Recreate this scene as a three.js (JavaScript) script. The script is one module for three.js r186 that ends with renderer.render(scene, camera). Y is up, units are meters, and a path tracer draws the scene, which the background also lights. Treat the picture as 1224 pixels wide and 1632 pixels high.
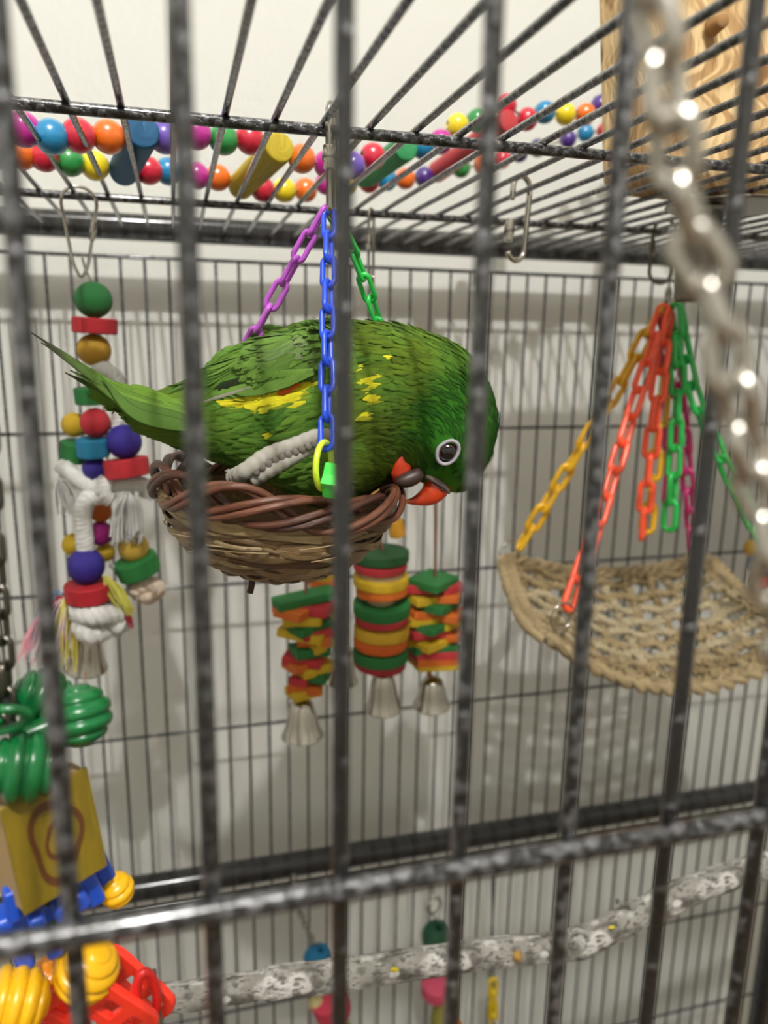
import * as THREE from 'three';
import { mergeGeometries } from 'three/addons/utils/BufferGeometryUtils.js';
import { RoundedBoxGeometry } from 'three/addons/geometries/RoundedBoxGeometry.js';

// ---------- camera, light, exposure ----------
const W = 1224, H = 1632, F = 1220, EYE = 1.45;
const V3 = (x, y, z) => new THREE.Vector3(x, y, z);
// axes of the cage seen from the camera (image right, down, forward): depth, across, down
const AX_A = V3(-0.25872, -0.21283, 0.94221), AX_B = V3(0.96581, -0.04023, 0.25611), AX_D = V3(-0.0166, 0.97626, 0.21596);
const scene = new THREE.Scene();
scene.background = new THREE.Color(0x000000);
const camera = new THREE.PerspectiveCamera(2 * Math.atan(H / 2 / F) * 180 / Math.PI, W / H, 0.02, 20);
camera.position.set(0, EYE, 0);
camera.quaternion.setFromRotationMatrix(new THREE.Matrix4().makeBasis(
  V3(AX_B.x, -AX_D.x, -AX_A.x), V3(-AX_B.y, AX_D.y, AX_A.y), V3(-AX_B.z, AX_D.z, AX_A.z)));
camera.updateMatrixWorld();
camera.focus = 0.357;                       // focused on the near flank of the bird
camera.userData.fStop = camera.getFocalLength() / 3.85;
scene.add(camera);
const renderer = new THREE.WebGLRenderer({ antialias: true });
renderer.toneMapping = THREE.LinearToneMapping;
renderer.toneMappingExposure = 1.0;
renderer.shadowMap.enabled = true;
const LAMP = V3(-0.10, 2.78, 0.76), LAMP_R = 0.024, LAMP_POWER = 7.2;

// a picture position at a depth along the cage becomes a point
function at(px, py, D) {
  const r = V3(px - W / 2, py - H / 2, F), w = r.dot(AX_A);
  return V3(r.dot(AX_B) / w * D, EYE - r.dot(AX_D) / w * D, -D);
}
const toPx = p => {
  const q = p.clone().sub(camera.position), a = -q.z, b = q.x, d = -q.y;
  const r = AX_A.clone().multiplyScalar(a).addScaledVector(AX_B, b).addScaledVector(AX_D, d);
  return [W / 2 + r.x / r.z * F, H / 2 + r.y / r.z * F];
};
const mm = (px, py, D) => at(px + .5, py, D).distanceTo(at(px - .5, py, D));   // metres per pixel there

// ---------- helpers ----------
let seed = 7;
const rnd = () => { seed = (seed * 1664525 + 1013904223) >>> 0; return seed / 4294967296; };
const rr = (a, b) => a + (b - a) * rnd();
const used = {};
function numbered(n) { const k = used[n] = (used[n] ?? -1) + 1; return k ? n + '_' + String(k).padStart(3, '0') : n; }
const shade = o => o.traverse(m => { if (m.isMesh) { m.castShadow = true; m.receiveShadow = true; } });
function thing(name, label, category, p, group) {
  const o = new THREE.Group(); o.name = numbered(name); o.position.copy(p); scene.add(o);
  o.userData = { label, category }; if (group) o.userData.group = group;
  return o;
}
function struct(name, geo, m, p) {
  const o = new THREE.Mesh(geo, m); o.name = name; o.position.copy(p); o.userData.kind = 'structure'; scene.add(o); return o;
}
const base = o => { const p = V3(0, 0, 0); for (let q = o; q && q !== scene; q = q.parent) p.add(q.position); return p; };
// geometry built in world coordinates
function addW(parent, name, geo, m) {
  const b = base(parent); geo.translate(-b.x, -b.y, -b.z);
  const o = new THREE.Mesh(geo, m); o.name = numbered(name); parent.add(o); return o;
}
// geometry built around its own origin, put at a world point
function addAt(parent, name, geo, m, p, rot) {
  const o = new THREE.Mesh(geo, m); o.name = numbered(name); o.position.copy(p).sub(base(parent));
  if (rot) { if (rot.isQuaternion) o.quaternion.copy(rot); else o.rotation.set(rot[0], rot[1], rot[2]); }
  parent.add(o); return o;
}
function sub(parent, name, p) { const g = new THREE.Group(); g.name = numbered(name); if (p) g.position.copy(p).sub(base(parent)); parent.add(g); return g; }

// tube with an elliptical section along points; rad(t) -> radius or [along normal, along binormal]; up(i) gives the normal
function sweep(P, rad, n = 8, o = {}) {
  const N = P.length, pos = [], uv = [], idx = [], closed = !!o.closed;
  const T = P.map((p, i) => (closed ? P[(i + 1) % N].clone().sub(P[(i - 1 + N) % N]) : P[Math.min(i + 1, N - 1)].clone().sub(P[Math.max(i - 1, 0)])).normalize());
  let nrm = o.up ? null : (Math.abs(T[0].y) < .9 ? V3(0, 1, 0) : V3(1, 0, 0));
  const rows = closed ? N + 1 : N; let len = 0, first = null;
  const fr = [];
  for (let i = 0; i < N; i++) {
    if (o.up) nrm = (o.up.isVector3 ? o.up : o.up(i)).clone();
    nrm = nrm.clone().addScaledVector(T[i], -nrm.dot(T[i])).normalize();
    fr.push([nrm, T[i].clone().cross(nrm)]);
  }
  if (closed && !o.up) {   // untwist
    const e = fr[N - 1][0].clone().addScaledVector(T[0], -fr[N - 1][0].dot(T[0])).normalize();
    const ang = Math.atan2(e.dot(fr[0][1]), e.dot(fr[0][0]));
    fr.forEach((f, i) => { const a = -ang * i / N, c = Math.cos(a), s = Math.sin(a), u = f[0].clone(), v = f[1].clone(); f[0] = u.clone().multiplyScalar(c).addScaledVector(v, s); f[1] = v.multiplyScalar(c).addScaledVector(u, -s); });
  }
  for (let i = 0; i < rows; i++) {
    const k = i % N, p = P[k]; if (i) len += p.distanceTo(P[(i - 1) % N]);
    let r = typeof rad === 'function' ? rad(i / (rows - 1)) : rad; if (!Array.isArray(r)) r = [r, r];
    for (let j = 0; j <= n; j++) {
      const a = j / n * Math.PI * 2, c = Math.cos(a) * r[0], s = Math.sin(a) * r[1];
      pos.push(p.x + fr[k][0].x * c + fr[k][1].x * s, p.y + fr[k][0].y * c + fr[k][1].y * s, p.z + fr[k][0].z * c + fr[k][1].z * s);
      uv.push(j / n * 2 * Math.PI * Math.max(r[0], r[1]), len);
      if (i < rows - 1 && j < n) { const q = i * (n + 1) + j; idx.push(q, q + 1, q + n + 1, q + 1, q + n + 2, q + n + 1); }
    }
  }
  if (!closed && o.cap !== false) for (const e of [0, rows - 1]) {
    const c = pos.length / 3, p = P[e]; pos.push(p.x, p.y, p.z); uv.push(0, 0);
    for (let j = 0; j < n; j++) { const q = e * (n + 1) + j; e ? idx.push(c, q, q + 1) : idx.push(c, q + 1, q); }
  }
  const g = new THREE.BufferGeometry();
  g.setAttribute('position', new THREE.Float32BufferAttribute(pos, 3)); g.setAttribute('uv', new THREE.Float32BufferAttribute(uv, 2)); g.setIndex(idx);
  if (closed || o.smoothSeam !== false) { g.computeVertexNormals(); const nn = g.attributes.normal; for (let i = 0; i < rows; i++) { const a = i * (n + 1), b = a + n; const x = nn.getX(a) + nn.getX(b), y = nn.getY(a) + nn.getY(b), z = nn.getZ(a) + nn.getZ(b), l = Math.hypot(x, y, z) || 1; nn.setXYZ(a, x / l, y / l, z / l); nn.setXYZ(b, x / l, y / l, z / l); } }
  return g;
}
const curve = (pts, n, closed = false) => { const c = new THREE.CatmullRomCurve3(pts, closed, 'centripetal'); return closed ? c.getSpacedPoints(n).slice(0, n) : c.getSpacedPoints(n); };
const line = (a, b, n = 2) => Array.from({ length: n }, (_, i) => a.clone().lerp(b, i / (n - 1)));
const merge = l => mergeGeometries(l, false);
// twisted rope as one geometry
function rope(P, R, turns, n = 3, sr = .55, seg = 6) {
  const T = P.map((p, i) => P[Math.min(i + 1, P.length - 1)].clone().sub(P[Math.max(i - 1, 0)]).normalize());
  let u = Math.abs(T[0].y) < .9 ? V3(0, 1, 0) : V3(1, 0, 0);
  const fr = T.map(t => { u = u.clone().addScaledVector(t, -u.dot(t)).normalize(); return [u, t.clone().cross(u)]; });
  const out = [];
  for (let s = 0; s < n; s++) out.push(sweep(P.map((p, i) => { const a = i / (P.length - 1) * turns * 2 * Math.PI + s * 2 * Math.PI / n; return p.clone().addScaledVector(fr[i][0], Math.cos(a) * R * .5).addScaledVector(fr[i][1], Math.sin(a) * R * .5); }), R * sr, seg));
  return merge(out);
}
const lathe = (pts, n = 24) => new THREE.LatheGeometry(pts.map(p => new THREE.Vector2(Math.max(p[0], 0), p[1])), n);
function beadGeo(r, hole = .2, squash = 1) {
  const p = [[hole * r * .8, 0]], a0 = Math.asin(hole);
  const out = []; for (let i = 0; i <= 18; i++) { const a = a0 + (Math.PI - 2 * a0) * i / 18; out.push([r * Math.sin(a), -r * Math.cos(a) * squash]); }
  return lathe([[hole * r, 0], ...out, [hole * r, 0]], 28);
}
function discGeo(r, h, b = .0012, n = 32) {
  return lathe([[0, -h / 2], [r - b, -h / 2], [r - b * .3, -h / 2 + b * .3], [r, -h / 2 + b], [r, h / 2 - b], [r - b * .3, h / 2 - b * .3], [r - b, h / 2], [0, h / 2]], n);
}
// ovals: a chain link, long axis y
function linkPath(L, Wd, n = 28) {
  const r = Wd / 2, s = L / 2 - r, P = [];
  for (let i = 0; i < n; i++) { const t = i / n * 2 * Math.PI; const c = Math.cos(t), q = Math.sin(t); P.push(V3(r * c, r * q + (q >= 0 ? s : -s), 0)); }
  return P;
}
const linkGeo = (L, Wd, r) => sweep(linkPath(L - 2 * r, Wd - 2 * r), r, 9, { closed: true });
function chainOn(parent, name, pts, pitch, geo, m, roll = 0, linkName = 'chain_link') {
  const c = new THREE.CatmullRomCurve3(pts), L = c.getLength(), n = Math.max(1, Math.round(L / pitch));
  const g = sub(parent, name);
  for (let i = 0; i < n; i++) {
    const u = (i + .5) / n, p = c.getPointAt(u), t = c.getTangentAt(u);
    const q = new THREE.Quaternion().setFromUnitVectors(V3(0, 1, 0), t);
    q.multiply(new THREE.Quaternion().setFromAxisAngle(V3(0, 1, 0), roll + (i % 2) * Math.PI / 2 + rr(-.18, .18)));
    addAt(g, linkName, geo, m, p, q);
  }
  return g;
}
// steel quick link: an oval of wire with a screw sleeve on one side
function quickLink(parent, top, L, Wd, r, rot, m, side = -1, gap = false, taper = 1) {
  const g = sub(parent, 'quick_link', top); g.rotation.set(...rot);
  let P = linkPath(L, Wd, 48).map(p => { const k = THREE.MathUtils.lerp(taper, 1, THREE.MathUtils.clamp((p.y + L / 2) / L, 0, 1)); return V3(p.x * k, p.y - L / 2, 0); });
  if (gap) { // open gate: leave out a piece of the side
    const keep = []; const i0 = side < 0 ? 24 : 0;
    for (let i = 3; i <= 46; i++) keep.push(P[(i0 + i) % 48]);
    const s = V3(side * Wd / 2, -L * .62, 0);
    keep.push(V3(side * Wd / 2, -L * .3, 0)); P = keep;
    const w = new THREE.Mesh(sweep(curve(side < 0 ? keep : keep, 60), r, 8), m); w.name = numbered('wire'); g.add(w);
  } else { const w = new THREE.Mesh(sweep(P, r, 8, { closed: true }), m); w.name = numbered('wire'); g.add(w); }
  const k = (1 + taper) / 2, sl = new THREE.Mesh(lathe([[0, -L * .11], [r * 1.25, -L * .11], [r * 1.7, -L * .10], [r * 1.7, -L * .035], [r * 1.95, -L * .03], [r * 1.95, L * .03], [r * 1.7, L * .035], [r * 1.7, L * .1], [r * 1.25, L * .11], [0, L * .11]], 12), m);
  sl.scale.set(1, gap ? 1.25 : 1, 1); sl.name = numbered('screw_sleeve'); sl.position.set(side * Wd / 2 * k, -L * (gap ? .66 : .48), 0); sl.rotation.z = side * -Math.atan((1 - taper) * Wd / 2 / L); g.add(sl);
  return g;
}
function bell(parent, top, r, h, m, rot, ml) {
  const g = sub(parent, 'bell', top); if (rot) g.rotation.set(...rot);
  const o = [[0, -.02], [.14, -.02], [.2, -.03], [.24, -.05], [.42, -.08], [.56, -.17], [.65, -.36], [.75, -.62], [.85, -.82], [.97, -.95], [1, -.985], [.99, -1], [.94, -.985], [.82, -.84], [.71, -.62], [.61, -.36], [.5, -.18], [0, -.12]].map(p => [p[0] * r, p[1] * h]);
  const s = new THREE.Mesh(lathe(o, 36), m); s.name = numbered('bell_shell'); g.add(s);
  const c = new THREE.Mesh(merge([sweep([V3(0, -h * .18, 0), V3(0, -h * .85, 0)], r * .07, 6), new THREE.SphereGeometry(r * .2, 12, 8).translate(0, -h * .93, 0)].map(x => x.index ? x.toNonIndexed() : x)), ml || m); c.name = numbered('clapper'); g.add(c);
  return g;
}

// ---------- noise and textures ----------
function hash(x, y, s) { let h = (x * 374761393 + y * 668265263 + s * 1442695041) | 0; h = Math.imul(h ^ (h >>> 13), 1274126177); return ((h ^ (h >>> 16)) >>> 0) / 4294967296; }
function vnoise(x, y, px, py, s) {
  const xi = Math.floor(x), yi = Math.floor(y), fx = x - xi, fy = y - yi, u = fx * fx * (3 - 2 * fx), v = fy * fy * (3 - 2 * fy);
  const w = (a, b) => hash(((a % px) + px) % px, ((b % py) + py) % py, s);
  return (w(xi, yi) * (1 - u) + w(xi + 1, yi) * u) * (1 - v) + (w(xi, yi + 1) * (1 - u) + w(xi + 1, yi + 1) * u) * v;
}
function fbm(u, v, fx, fy, s, oct = 4) { let a = 0, k = .5, t = 0; for (let i = 0; i < oct; i++) { a += k * vnoise(u * fx, v * fy, fx, fy, s + i); t += k; k *= .5; fx *= 2; fy *= 2; } return a / t; }
const S3 = (a, b, x) => { x = Math.min(1, Math.max(0, (x - a) / (b - a))); return x * x * (3 - 2 * x); };
function tex(n, m, fn, srgb, ru, rv) {
  const d = new Uint8Array(n * m * 4);
  for (let j = 0; j < m; j++) for (let i = 0; i < n; i++) {
    const c = fn(i / n, j / m), k = (j * n + i) * 4;
    for (let q = 0; q < 3; q++) d[k + q] = Math.max(0, Math.min(255, Math.round((Array.isArray(c) ? c[q] : c) * 255))); d[k + 3] = 255;
  }
  const t = new THREE.DataTexture(d, n, m); t.wrapS = t.wrapT = THREE.RepeatWrapping; t.magFilter = THREE.LinearFilter; t.minFilter = THREE.LinearMipmapLinearFilter; t.generateMipmaps = true;
  if (srgb) t.colorSpace = THREE.SRGBColorSpace;
  t.repeat.set(ru, rv); t.needsUpdate = true; return t;
}
const mix = (a, b, t) => a.map((x, i) => x + (b[i] - x) * t);
const rep = (t, a, b) => { const c = t.clone(); c.repeat.set(a, b); c.needsUpdate = true; return c; };

// hammered silver-vein powder coat: 24 mm tile
const veinN = (u, v) => fbm(u, v, 9, 9, 11, 3);
const veinC = tex(256, 256, (u, v) => { const k = S3(.47, .66, veinN(u, v)); return mix([.12, .12, .125], [.50, .50, .51], k * .68); }, true, 1 / .024, 1 / .024);
const veinB = tex(256, 256, (u, v) => S3(.3, .75, veinN(u, v)) * .8 + .2 * fbm(u, v, 20, 20, 5, 2), false, 1 / .024, 1 / .024);
const fibreT = tex(256, 512, (u, v) => .72 + .28 * fbm(u, v, 48, 5, 21, 3), true, 1 / .012, 1 / .05);
const fibreB = tex(256, 512, (u, v) => fbm(u, v, 64, 5, 22, 3), false, 1 / .012, 1 / .05);
const grainT = tex(256, 512, (u, v) => { const g = fbm(u, v, 30, 3, 31, 4), f = fbm(u, v, 90, 10, 33, 2); return .74 + .2 * g + .08 * f; }, true, 1 / .02, 1 / .04);
const grainB = tex(256, 512, (u, v) => fbm(u, v, 60, 6, 34, 3), false, 1 / .02, 1 / .04);
const yarnB = tex(128, 128, (u, v) => .5 + .5 * Math.sin((u * 10 + v * 8) * 2 * Math.PI), false, 1 / .006, 1 / .006);

const std = (c, rough, o = {}) => new THREE.MeshPhysicalMaterial({ color: c, roughness: rough, ...o });
const M = {
  wire: std(0xffffff, .36, { metalness: .45, map: veinC, bumpMap: veinB, bumpScale: .0008, specularIntensity: 1, clearcoat: 1, clearcoatRoughness: .12 }),
  steel: std(0xc9c5bd, .2, { metalness: 1 }),
  nickel: std(0xb9b4aa, .16, { metalness: 1 }),
  darksteel: std(0x6f6a62, .28, { metalness: 1 }),
  wall: std(0xe0e0d9, .85, { bumpMap: tex(256, 256, (u, v) => fbm(u, v, 40, 40, 71, 3), false, 1 / .15, 1 / .15), bumpScale: .0004 }),
  ceil: std(0xf1efe9, .9), floor: std(0x8d7253, .5, { map: rep(grainT, 1 / .2, 1 / 1.2) }),
  trim: std(0xf2f0ea, .5),
};
const painted = {}, plast = {};
const paint = (hex, gloss = false) => painted[hex + gloss] ??= gloss ? std(hex, .3, { clearcoat: 1, clearcoatRoughness: .08 }) : std(hex, .62, { map: grainT, bumpMap: grainB, bumpScale: .00012 });
const plastic = (hex, rough = .3) => plast[hex] ??= std(hex, rough, { specularIntensity: 1, clearcoat: .3, clearcoatRoughness: .25 });
const fibre = (hex, rough = .6, b = .0003) => std(hex, rough, { map: fibreT, bumpMap: fibreB, bumpScale: b });

// ---------- room ----------
const WALLZ = -0.862, RX = 1.9, RZ = 2.6, CEIL = 2.92;
const box = (x, y, z) => { const g = new THREE.BoxGeometry(x, y, z), p = g.attributes.position, n = g.attributes.normal, u = g.attributes.uv; for (let i = 0; i < p.count; i++) { const a = Math.abs(n.getX(i)) > .5 ? [p.getZ(i), p.getY(i)] : Math.abs(n.getY(i)) > .5 ? [p.getX(i), p.getZ(i)] : [p.getX(i), p.getY(i)]; u.setXY(i, ...a); } return g; };
struct('wall_back', box(2 * RX + .2, CEIL, .1), M.wall, V3(0, CEIL / 2, WALLZ - .05));
struct('wall_front', box(2 * RX + .2, CEIL, .1), M.wall, V3(0, CEIL / 2, RZ + .05));
struct('wall_left', box(.1, CEIL, RZ - WALLZ), M.wall, V3(-RX - .05, CEIL / 2, (RZ + WALLZ) / 2));
struct('wall_right', box(.1, CEIL, RZ - WALLZ), M.wall, V3(RX + .05, CEIL / 2, (RZ + WALLZ) / 2));
struct('floor', box(2 * RX + .2, .1, RZ - WALLZ + .2), M.floor, V3(0, -.05, (RZ + WALLZ) / 2));
struct('ceiling', box(2 * RX + .2, .1, RZ - WALLZ + .2), M.ceil, V3(0, CEIL + .05, (RZ + WALLZ) / 2));
struct('baseboard_back', box(2 * RX, .09, .014), M.trim, V3(0, .045, WALLZ + .007));

{ // ceiling lamp: a small round globe on a rose
  const t = thing('ceiling_lamp', 'small round white glass globe lamp hanging below the ceiling', 'lamp', V3(LAMP.x, CEIL, LAMP.z));
  addAt(t, 'ceiling_rose', lathe([[0, -.025], [.05, -.025], [.055, -.018], [.055, 0], [0, 0]], 28), M.trim, V3(LAMP.x, CEIL, LAMP.z));
  addAt(t, 'stem', sweep([V3(0, 0, 0), V3(0, -(CEIL - .02 - LAMP.y - LAMP_R) + .004, 0)], .008, 10), M.trim, V3(LAMP.x, CEIL - .02, LAMP.z));
  addAt(t, 'globe', new THREE.SphereGeometry(LAMP_R, 32, 20), std(0xfff6e8, .4, { emissive: 0xfff8f0, emissiveIntensity: 6 }), LAMP);
  const l = new THREE.PointLight(0xfffdfb, LAMP_POWER, 0, 2); l.position.copy(LAMP); l.castShadow = true; l.shadow.radius = LAMP_R / .02; l.shadow.mapSize.set(2048, 2048); scene.add(l);
}

// ---------- the cage ----------
const ROOF = EYE + .0977, ZF = -.15, ZB = -.79, XL = -.23, XR = .82, CBOT = .36, wR = .002, cR = .0027;
const SP = .02196;
const barGeo = (L, r, n = 10) => { const g = new THREE.CylinderGeometry(r, r, L, n, 1); const u = g.attributes.uv; for (let i = 0; i < u.count; i++) u.setXY(i, u.getX(i) * 2 * Math.PI * r, u.getY(i) * L); return g; };
const cage = thing('bird_cage', 'large wire bird cage with a black and silver hammered coating', 'cage', V3((XL + XR) / 2, 0, (ZF + ZB) / 2));
{
  const vary = i => { const m = M.wire; return m; };
  const vLen = ROOF - CBOT, vG = barGeo(vLen, wR, 12), vB = barGeo(EYE - .074 - CBOT, .0014, 8), hG = barGeo(XR - XL, cR, 12), hB = barGeo(XR - XL, .0018, 8), dG = barGeo(ZF - ZB, .0017, 12), dH = barGeo(ZF - ZB, .002, 8);
  const HZ = [0, 0, Math.PI / 2], DX = [Math.PI / 2, 0, 0];
  const front = sub(cage, 'front_panel', V3((XL + XR) / 2, CBOT, ZF));
  for (let k = -8; k < 30; k++) { const x = .00315 + .0287 * k; if (x > XL + .01 && x < XR - .01) addAt(front, 'vertical_bar', vG, M.wire, V3(x, CBOT + vLen / 2, ZF), [0, k * 1.7, 0]); }
  for (const y of [EYE - .12, EYE - .42, EYE - .72]) addAt(front, 'cross_bar', hG, M.wire, V3((XL + XR) / 2, y, ZF + wR + cR - .0012), HZ);
  const roof = sub(cage, 'roof_panel', V3((XL + XR) / 2, ROOF, (ZF + ZB) / 2));
  for (let k = -11; k < 38; k++) { const x = .004 + SP * k; if (x > XL + .01 && x < XR - .01) addAt(roof, 'roof_bar', dG, M.wire, V3(x, ROOF, (ZF + ZB) / 2), [Math.PI / 2, k * 1.3, 0]); }
  for (const z of [-.373, -.59]) addAt(roof, 'cross_bar', hG, M.wire, V3((XL + XR) / 2, ROOF - wR - cR + .001, z), HZ);
  const back = sub(cage, 'back_panel', V3((XL + XR) / 2, CBOT, ZB));
  for (let k = -11; k < 39; k++) { const x = -.0019 + SP * k; if (x > XL + .01 && x < XR - .01) addAt(back, 'vertical_bar', vB, M.wire, V3(x, CBOT + (EYE - .074 - CBOT) / 2 + .148, ZB - .002).setY((EYE + .075 + CBOT) / 2), [0, k * 2.1, 0]); }
  back.children.forEach(c => { c.scale.y = (EYE + .075 - CBOT) / (EYE - .074 - CBOT); });
  for (const y of [.0745, -.0905, -.252, -.417, -.79, -.948]) addAt(back, 'cross_bar', hB, M.wire, V3((XL + XR) / 2, EYE + y, ZB + .0012), HZ);
  for (const [nm, x] of [['left_panel', XL], ['right_panel', XR]]) {
    const s = sub(cage, 'side_panel', V3(x, CBOT, (ZF + ZB) / 2));
    for (let k = 1; k < 29; k++) addAt(s, 'vertical_bar', vG, M.wire, V3(x, CBOT + vLen / 2, ZF - k * .0221));
    for (const y of [.0745, -.0905, -.252, -.417, -.6, -.79, -.948]) addAt(s, 'cross_bar', dH, M.wire, V3(x, EYE + y, (ZF + ZB) / 2), DX);
  }
  const fr = sub(cage, 'frame', V3((XL + XR) / 2, CBOT, (ZF + ZB) / 2));
  const tube = (L, a) => new RoundedBoxGeometry(L, a, a, 4, a * .42);
  addAt(fr, 'rail', tube(XR - XL + .03, .024), M.wire, V3((XL + XR) / 2, ROOF + .0035, ZB));
  addAt(fr, 'rail', tube(XR - XL + .03, .024), M.wire, V3((XL + XR) / 2, ROOF + .0045, ZF + .004));
  addAt(fr, 'rail', tube(XR - XL + .03, .026), M.wire, V3((XL + XR) / 2, EYE - .602, ZB));
  addAt(fr, 'rail', tube(XR - XL + .03, .008), M.wire, V3((XL + XR) / 2, EYE - .626, ZB + .006));
  for (const x of [XL, XR]) addAt(fr, 'rail', tube(ZF - ZB, .024), M.wire, V3(x, ROOF + .0035, (ZF + ZB) / 2), [0, Math.PI / 2, 0]);
  for (const x of [XL, XR]) for (const z of [ZF, ZB]) addAt(fr, 'post', new RoundedBoxGeometry(.024, ROOF, .024, 4, .009), M.wire, V3(x, ROOF / 2, z + (z === ZF ? .004 : 0)));
  addAt(cage, 'tray', new RoundedBoxGeometry(XR - XL - .02, .03, ZF - ZB, 3, .006), std(0x26262a, .5), V3((XL + XR) / 2, CBOT - .015, (ZF + ZB) / 2));
}
// ---------- the bird ----------
const smin = (a, b, k) => { const h = Math.max(k - Math.abs(a - b), 0) / k; return Math.min(a, b) - h * h * k / 4; };
// bones: [px, py, towards the camera (m), radius px] in a chain of tapered capsules
function boneSDF(chains, D, k, flat) {
  const B = [];
  for (const c of chains) { const q = c.map(([x, y, dz, r]) => ({ p: at(x, y, D - dz), r: r * mm(x, y, D) * .95 })); for (let i = 0; i < Math.max(1, q.length - 1); i++) B.push([q[i], q[Math.min(i + 1, q.length - 1)]]); }
  const f = (x, y, z) => {
    let d = 1e9;
    for (const [a, b] of B) {
      const ax = b.p.x - a.p.x, ay = b.p.y - a.p.y, az = (b.p.z - a.p.z) / flat, px = x - a.p.x, py = y - a.p.y, pz = (z - a.p.z) / flat;
      const L = ax * ax + ay * ay + az * az, t = L ? Math.max(0, Math.min(1, (px * ax + py * ay + pz * az) / L)) : 0;
      const dx = px - ax * t, dy = py - ay * t, dz = pz - az * t;
      const e = Math.sqrt(dx * dx + dy * dy + dz * dz) - (a.r + (b.r - a.r) * t);
      d = d > 1e8 ? e : smin(d, e, k);
    }
    return d;
  };
  const box = new THREE.Box3(); for (const s of B) for (const q of s) { box.expandByPoint(q.p.clone().addScalar(q.r + .006)); box.expandByPoint(q.p.clone().addScalar(-q.r - .006)); }
  return { f, box };
}
function nets({ f, box }, h) {   // surface nets
  const n = ['x', 'y', 'z'].map(a => Math.ceil((box.max[a] - box.min[a]) / h) + 2), [nx, ny, nz] = n, o = box.min;
  const v = new Float32Array(nx * ny * nz), id = (i, j, k) => (k * ny + j) * nx + i;
  for (let k = 0; k < nz; k++) for (let j = 0; j < ny; j++) for (let i = 0; i < nx; i++) v[id(i, j, k)] = f(o.x + i * h, o.y + j * h, o.z + k * h);
  const vi = new Int32Array(nx * ny * nz).fill(-1), pos = [], nor = [], idx = [];
  for (let k = 0; k < nz - 1; k++) for (let j = 0; j < ny - 1; j++) for (let i = 0; i < nx - 1; i++) {
    let c = 0, sx = 0, sy = 0, sz = 0; const q = (a, b, d) => v[id(i + a, j + b, k + d)];
    let any = 0; for (let m = 0; m < 8; m++) if (q(m & 1, m >> 1 & 1, m >> 2) < 0) any++;
    if (!any || any === 8) continue;
    for (const [ax, st] of [[0, 1], [1, 2], [2, 4]]) for (let m = 0; m < 8; m++) if (!(m & st)) {
      const a = [m & 1, m >> 1 & 1, m >> 2], b = a.slice(); b[ax] = 1; const va = q(...a), vb = q(...b);
      if ((va < 0) !== (vb < 0)) { const t = va / (va - vb); sx += a[0] + (b[0] - a[0]) * t; sy += a[1] + (b[1] - a[1]) * t; sz += a[2] + (b[2] - a[2]) * t; c++; }
    }
    const x = o.x + (i + sx / c) * h, y = o.y + (j + sy / c) * h, z = o.z + (k + sz / c) * h, e = h * .4;
    const g = V3(f(x + e, y, z) - f(x - e, y, z), f(x, y + e, z) - f(x, y - e, z), f(x, y, z + e) - f(x, y, z - e)).normalize();
    vi[id(i, j, k)] = pos.length / 3; pos.push(x, y, z); nor.push(g.x, g.y, g.z);
  }
  for (let k = 1; k < nz - 1; k++) for (let j = 1; j < ny - 1; j++) for (let i = 1; i < nx - 1; i++) {
    const a = v[id(i, j, k)] < 0;
    const quad = (p, q, r, s, flip) => { if (p < 0 || q < 0 || r < 0 || s < 0) return; flip ? idx.push(p, r, q, p, s, r) : idx.push(p, q, r, p, r, s); };
    if (a !== v[id(i + 1, j, k)] < 0) quad(vi[id(i, j - 1, k - 1)], vi[id(i, j, k - 1)], vi[id(i, j, k)], vi[id(i, j - 1, k)], !a);
    if (a !== v[id(i, j + 1, k)] < 0) quad(vi[id(i - 1, j, k - 1)], vi[id(i - 1, j, k)], vi[id(i, j, k)], vi[id(i, j, k - 1)], !a);
    if (a !== v[id(i, j, k + 1)] < 0) quad(vi[id(i - 1, j - 1, k)], vi[id(i, j - 1, k)], vi[id(i, j, k)], vi[id(i - 1, j, k)], !a);
  }
  const g = new THREE.BufferGeometry(); g.setAttribute('position', new THREE.Float32BufferAttribute(pos, 3)); g.setAttribute('normal', new THREE.Float32BufferAttribute(nor, 3)); g.setIndex(idx);
  return g;
}
const lin = hex => { const c = new THREE.Color(hex); return [c.r, c.g, c.b]; };
const GREEN = { head: lin(0x2a6610), face: lin(0x31741b), olive: lin(0x607814), flank: lin(0x6d9a30), belly: lin(0x49791f), rump: lin(0x6f8f2c), wing: lin(0x6a9038), wing2: lin(0x86996a), cover: lin(0x58842a), yellow: lin(0xfff42e), orange: lin(0xff7a22), dark: lin(0x26351a) };
const blob = (x, y, cx, cy, rx, ry, a = 0) => { const c = Math.cos(a), s = Math.sin(a), u = ((x - cx) * c + (y - cy) * s) / rx, v = (-(x - cx) * s + (y - cy) * c) / ry; return 1 - S3(.75, 1.1, Math.hypot(u, v)); };
const YEL = [[388, 636, 15, 18, 0], [425, 634, 21, 18, -.2], [452, 628, 24, 19, -.2], [478, 624, 16, 16, 0], [484, 636, 10, 17, .2], [507, 611, 14, 17, 0], [447, 690, 4, 14, -.2], [583, 585, 6, 14, .3], [603, 606, 8, 14, .2], [607, 630, 7, 12, -.2], [631, 575, 4, 11, .4], [598, 660, 4, 8, 0], [570, 612, 5, 9, 0]];
const ORG = [[468, 618, 16, 7, -.35], [482, 610, 14, 6, -.35]];
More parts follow.
